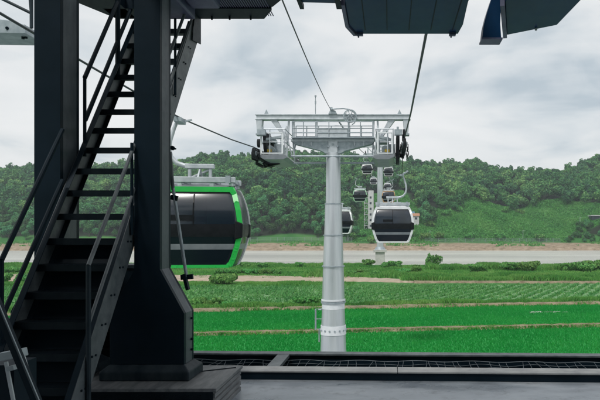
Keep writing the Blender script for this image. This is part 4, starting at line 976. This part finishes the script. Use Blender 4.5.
# grey catwalk in the top left corner
cw = thing('catwalk', 'grey steel catwalk beam with a handrail in the top left corner', 'catwalk', at(16, 30, 11))
d = 11; MB().prism([(a[0], a[2]) for a in (at(-60,22,d), at(0,22,d), at(17,24,d), at(31,28,d), at(32,37,d), at(-60,36,d))], 1, d-.2, d+.5).build('beam', M['galvd'], cw, bevel=.01)
mb = MB(); mb.tube([at(31.5,28,d), at(31.5,-8,d)], .032, 8); mb.tube([at(29,-8,d), at(30.5,10,d)], .02, 6); mb.tube([at(31,13,d), at(-20,-12,d)], .028, 8); mb.build('handrail', M['dark2'], cw)
mb = MB(); mb.tube([at(7,28,d-.22), at(7,28,d-.2)], .03, 8); mb.tube([at(23,37,d), at(23,39,d)], .03, 6); mb.tube([at(26,37,d), at(26,38.5,d)], .03, 6); mb.build('bolts', M['dark'], cw)
# unseen roof and rear wall, added above and behind the viewer for shade
rf = thing('shade_roof', 'unseen dark roof added above the platform to shade the station', 'roof', (0, 0, EYE+4.4))
MB().box(-10, 7, -9, 2.6, EYE+4.2, EYE+4.5).build('deck', M['dark'], rf)
bw = tag(MB().box(-10, 10, -9.3, -9, FLOOR, EYE+4.2).build('shade_wall', M['greyp']), 'unseen grey rear wall added behind the platform to darken the station', 'wall')
struct(MB().box(-9, 9, -9, -7, FLOOR-.5, FLOOR).build('platform_floor', M['conc']))

# ------------------------------------------------------------------ air
mb = MB().box(-1250, 1250, -70, 920, -4, 106)
hz = mb.build('haze', M['white']); hz['kind'] = 'stuff'; hz['label'] = 'thin humid haze softening the far hills'; hz['category'] = 'haze'
m = bpy.data.materials.new('thin_haze'); m.use_nodes = True; nt = m.node_tree; nt.nodes.remove(nt.nodes['Principled BSDF'])
pv = nt.nodes.new('ShaderNodeVolumePrincipled'); pv.inputs['Color'].default_value = (.80,.90,.97,1); pv.inputs['Density'].default_value = .00030; pv.inputs['Anisotropy'].default_value = .2
nt.links.new(pv.outputs[0], nt.nodes['Material Output'].inputs['Volume']); hz.data.materials.clear(); hz.data.materials.append(m)

# ------------------------------------------------------------------ sky, sun, camera
w = bpy.data.worlds.new('World'); SC.world = w; w.use_nodes = True; nt = w.node_tree; bg = nt.nodes['Background']
bg.inputs['Strength'].default_value = .1
SUN_EL, SUN_AZ = R(55), R(205)
sk = nt.nodes.new('ShaderNodeTexSky'); sk.sky_type = 'NISHITA'; sk.sun_disc = False; sk.sun_elevation = SUN_EL; sk.sun_rotation = SUN_AZ
tc = nt.nodes.new('ShaderNodeTexCoord'); sp = nt.nodes.new('ShaderNodeSeparateXYZ'); nt.links.new(tc.outputs['Generated'], sp.inputs[0])
def mth(op, a, b=None, c=None):
    n = nt.nodes.new('ShaderNodeMath'); n.operation = op
    for i, x in enumerate((a, b, c)):
        if x is None: continue
        if isinstance(x, (int, float)): n.inputs[i].default_value = x
        else: nt.links.new(x, n.inputs[i])
    return n.outputs[0]
zc = mth('ADD', mth('MAXIMUM', sp.outputs['Z'], 0.0), .16)
cb_ = nt.nodes.new('ShaderNodeCombineXYZ'); nt.links.new(mth('DIVIDE', sp.outputs['X'], zc), cb_.inputs[0]); nt.links.new(mth('DIVIDE', sp.outputs['Y'], zc), cb_.inputs[1]); cb_.inputs[2].default_value = 3.1
def cn(scale, det, ro, dist=0.0, off=0.0):
    mp = nt.nodes.new('ShaderNodeMapping'); mp.inputs['Location'].default_value = (off, off*.7, 0); nt.links.new(cb_.outputs[0], mp.inputs[0])
    n = nt.nodes.new('ShaderNodeTexNoise'); n.inputs['Scale'].default_value = scale; n.inputs['Detail'].default_value = det; n.inputs['Roughness'].default_value = ro; n.inputs['Distortion'].default_value = dist
    nt.links.new(mp.outputs[0], n.inputs['Vector']); return n.outputs['Fac']
big = cn(.75, 6, .5, .4, CLOUD_OFF := 4.3); fine = cn(2.2, 7, .55, .5, 1.7)
mix = mth('ADD', mth('MULTIPLY', big, .80), mth('MULTIPLY', fine, .20))
mix = mth('ADD', mix, mth('MULTIPLY', mth('MAXIMUM', mth('SUBTRACT', .22, sp.outputs['Z']), 0.0), .28))
cr = ramp(nt, mix, [(.405,(3.8,4.35,4.75)),(.45,(5.2,5.55,5.75)),(.505,(6.4,6.5,6.5)),(.58,(6.95,6.95,6.9))])
mx = nt.nodes.new('ShaderNodeMix'); mx.data_type = 'RGBA'; mx.inputs[0].default_value = .93
nt.links.new(sk.outputs[0], mx.inputs[6]); nt.links.new(cr.outputs[0], mx.inputs[7]); nt.links.new(mx.outputs[2], bg.inputs['Color'])
ld = bpy.data.lights.new('sun', 'SUN'); ld.energy = 1.5; ld.angle = R(10); ld.color = (1,.965,.92)
lo = bpy.data.objects.new('sun', ld); C.objects.link(lo)
import mathutils
dv = mathutils.Vector((math.sin(SUN_AZ)*math.cos(SUN_EL), math.cos(SUN_AZ)*math.cos(SUN_EL), math.sin(SUN_EL)))
lo.rotation_euler = dv.to_track_quat('Z', 'Y').to_euler()
cd = bpy.data.cameras.new('camera'); cam = bpy.data.objects.new('camera', cd); C.objects.link(cam); SC.camera = cam
cam.location = (0, 0, EYE); cam.rotation_euler = (R(90), 0, 0)
cd.sensor_width = 36; cd.lens = 36*F/600; cd.shift_x = -(VX-300)/600; cd.shift_y = (VY-200)/600; cd.clip_start = .05; cd.clip_end = 8000
vs = SC.view_settings; vs.view_transform = 'Standard'; vs.look = 'None'; vs.gamma = 1; vs.exposure = .45; vs.use_curve_mapping = False
SC.render.engine = 'CYCLES'
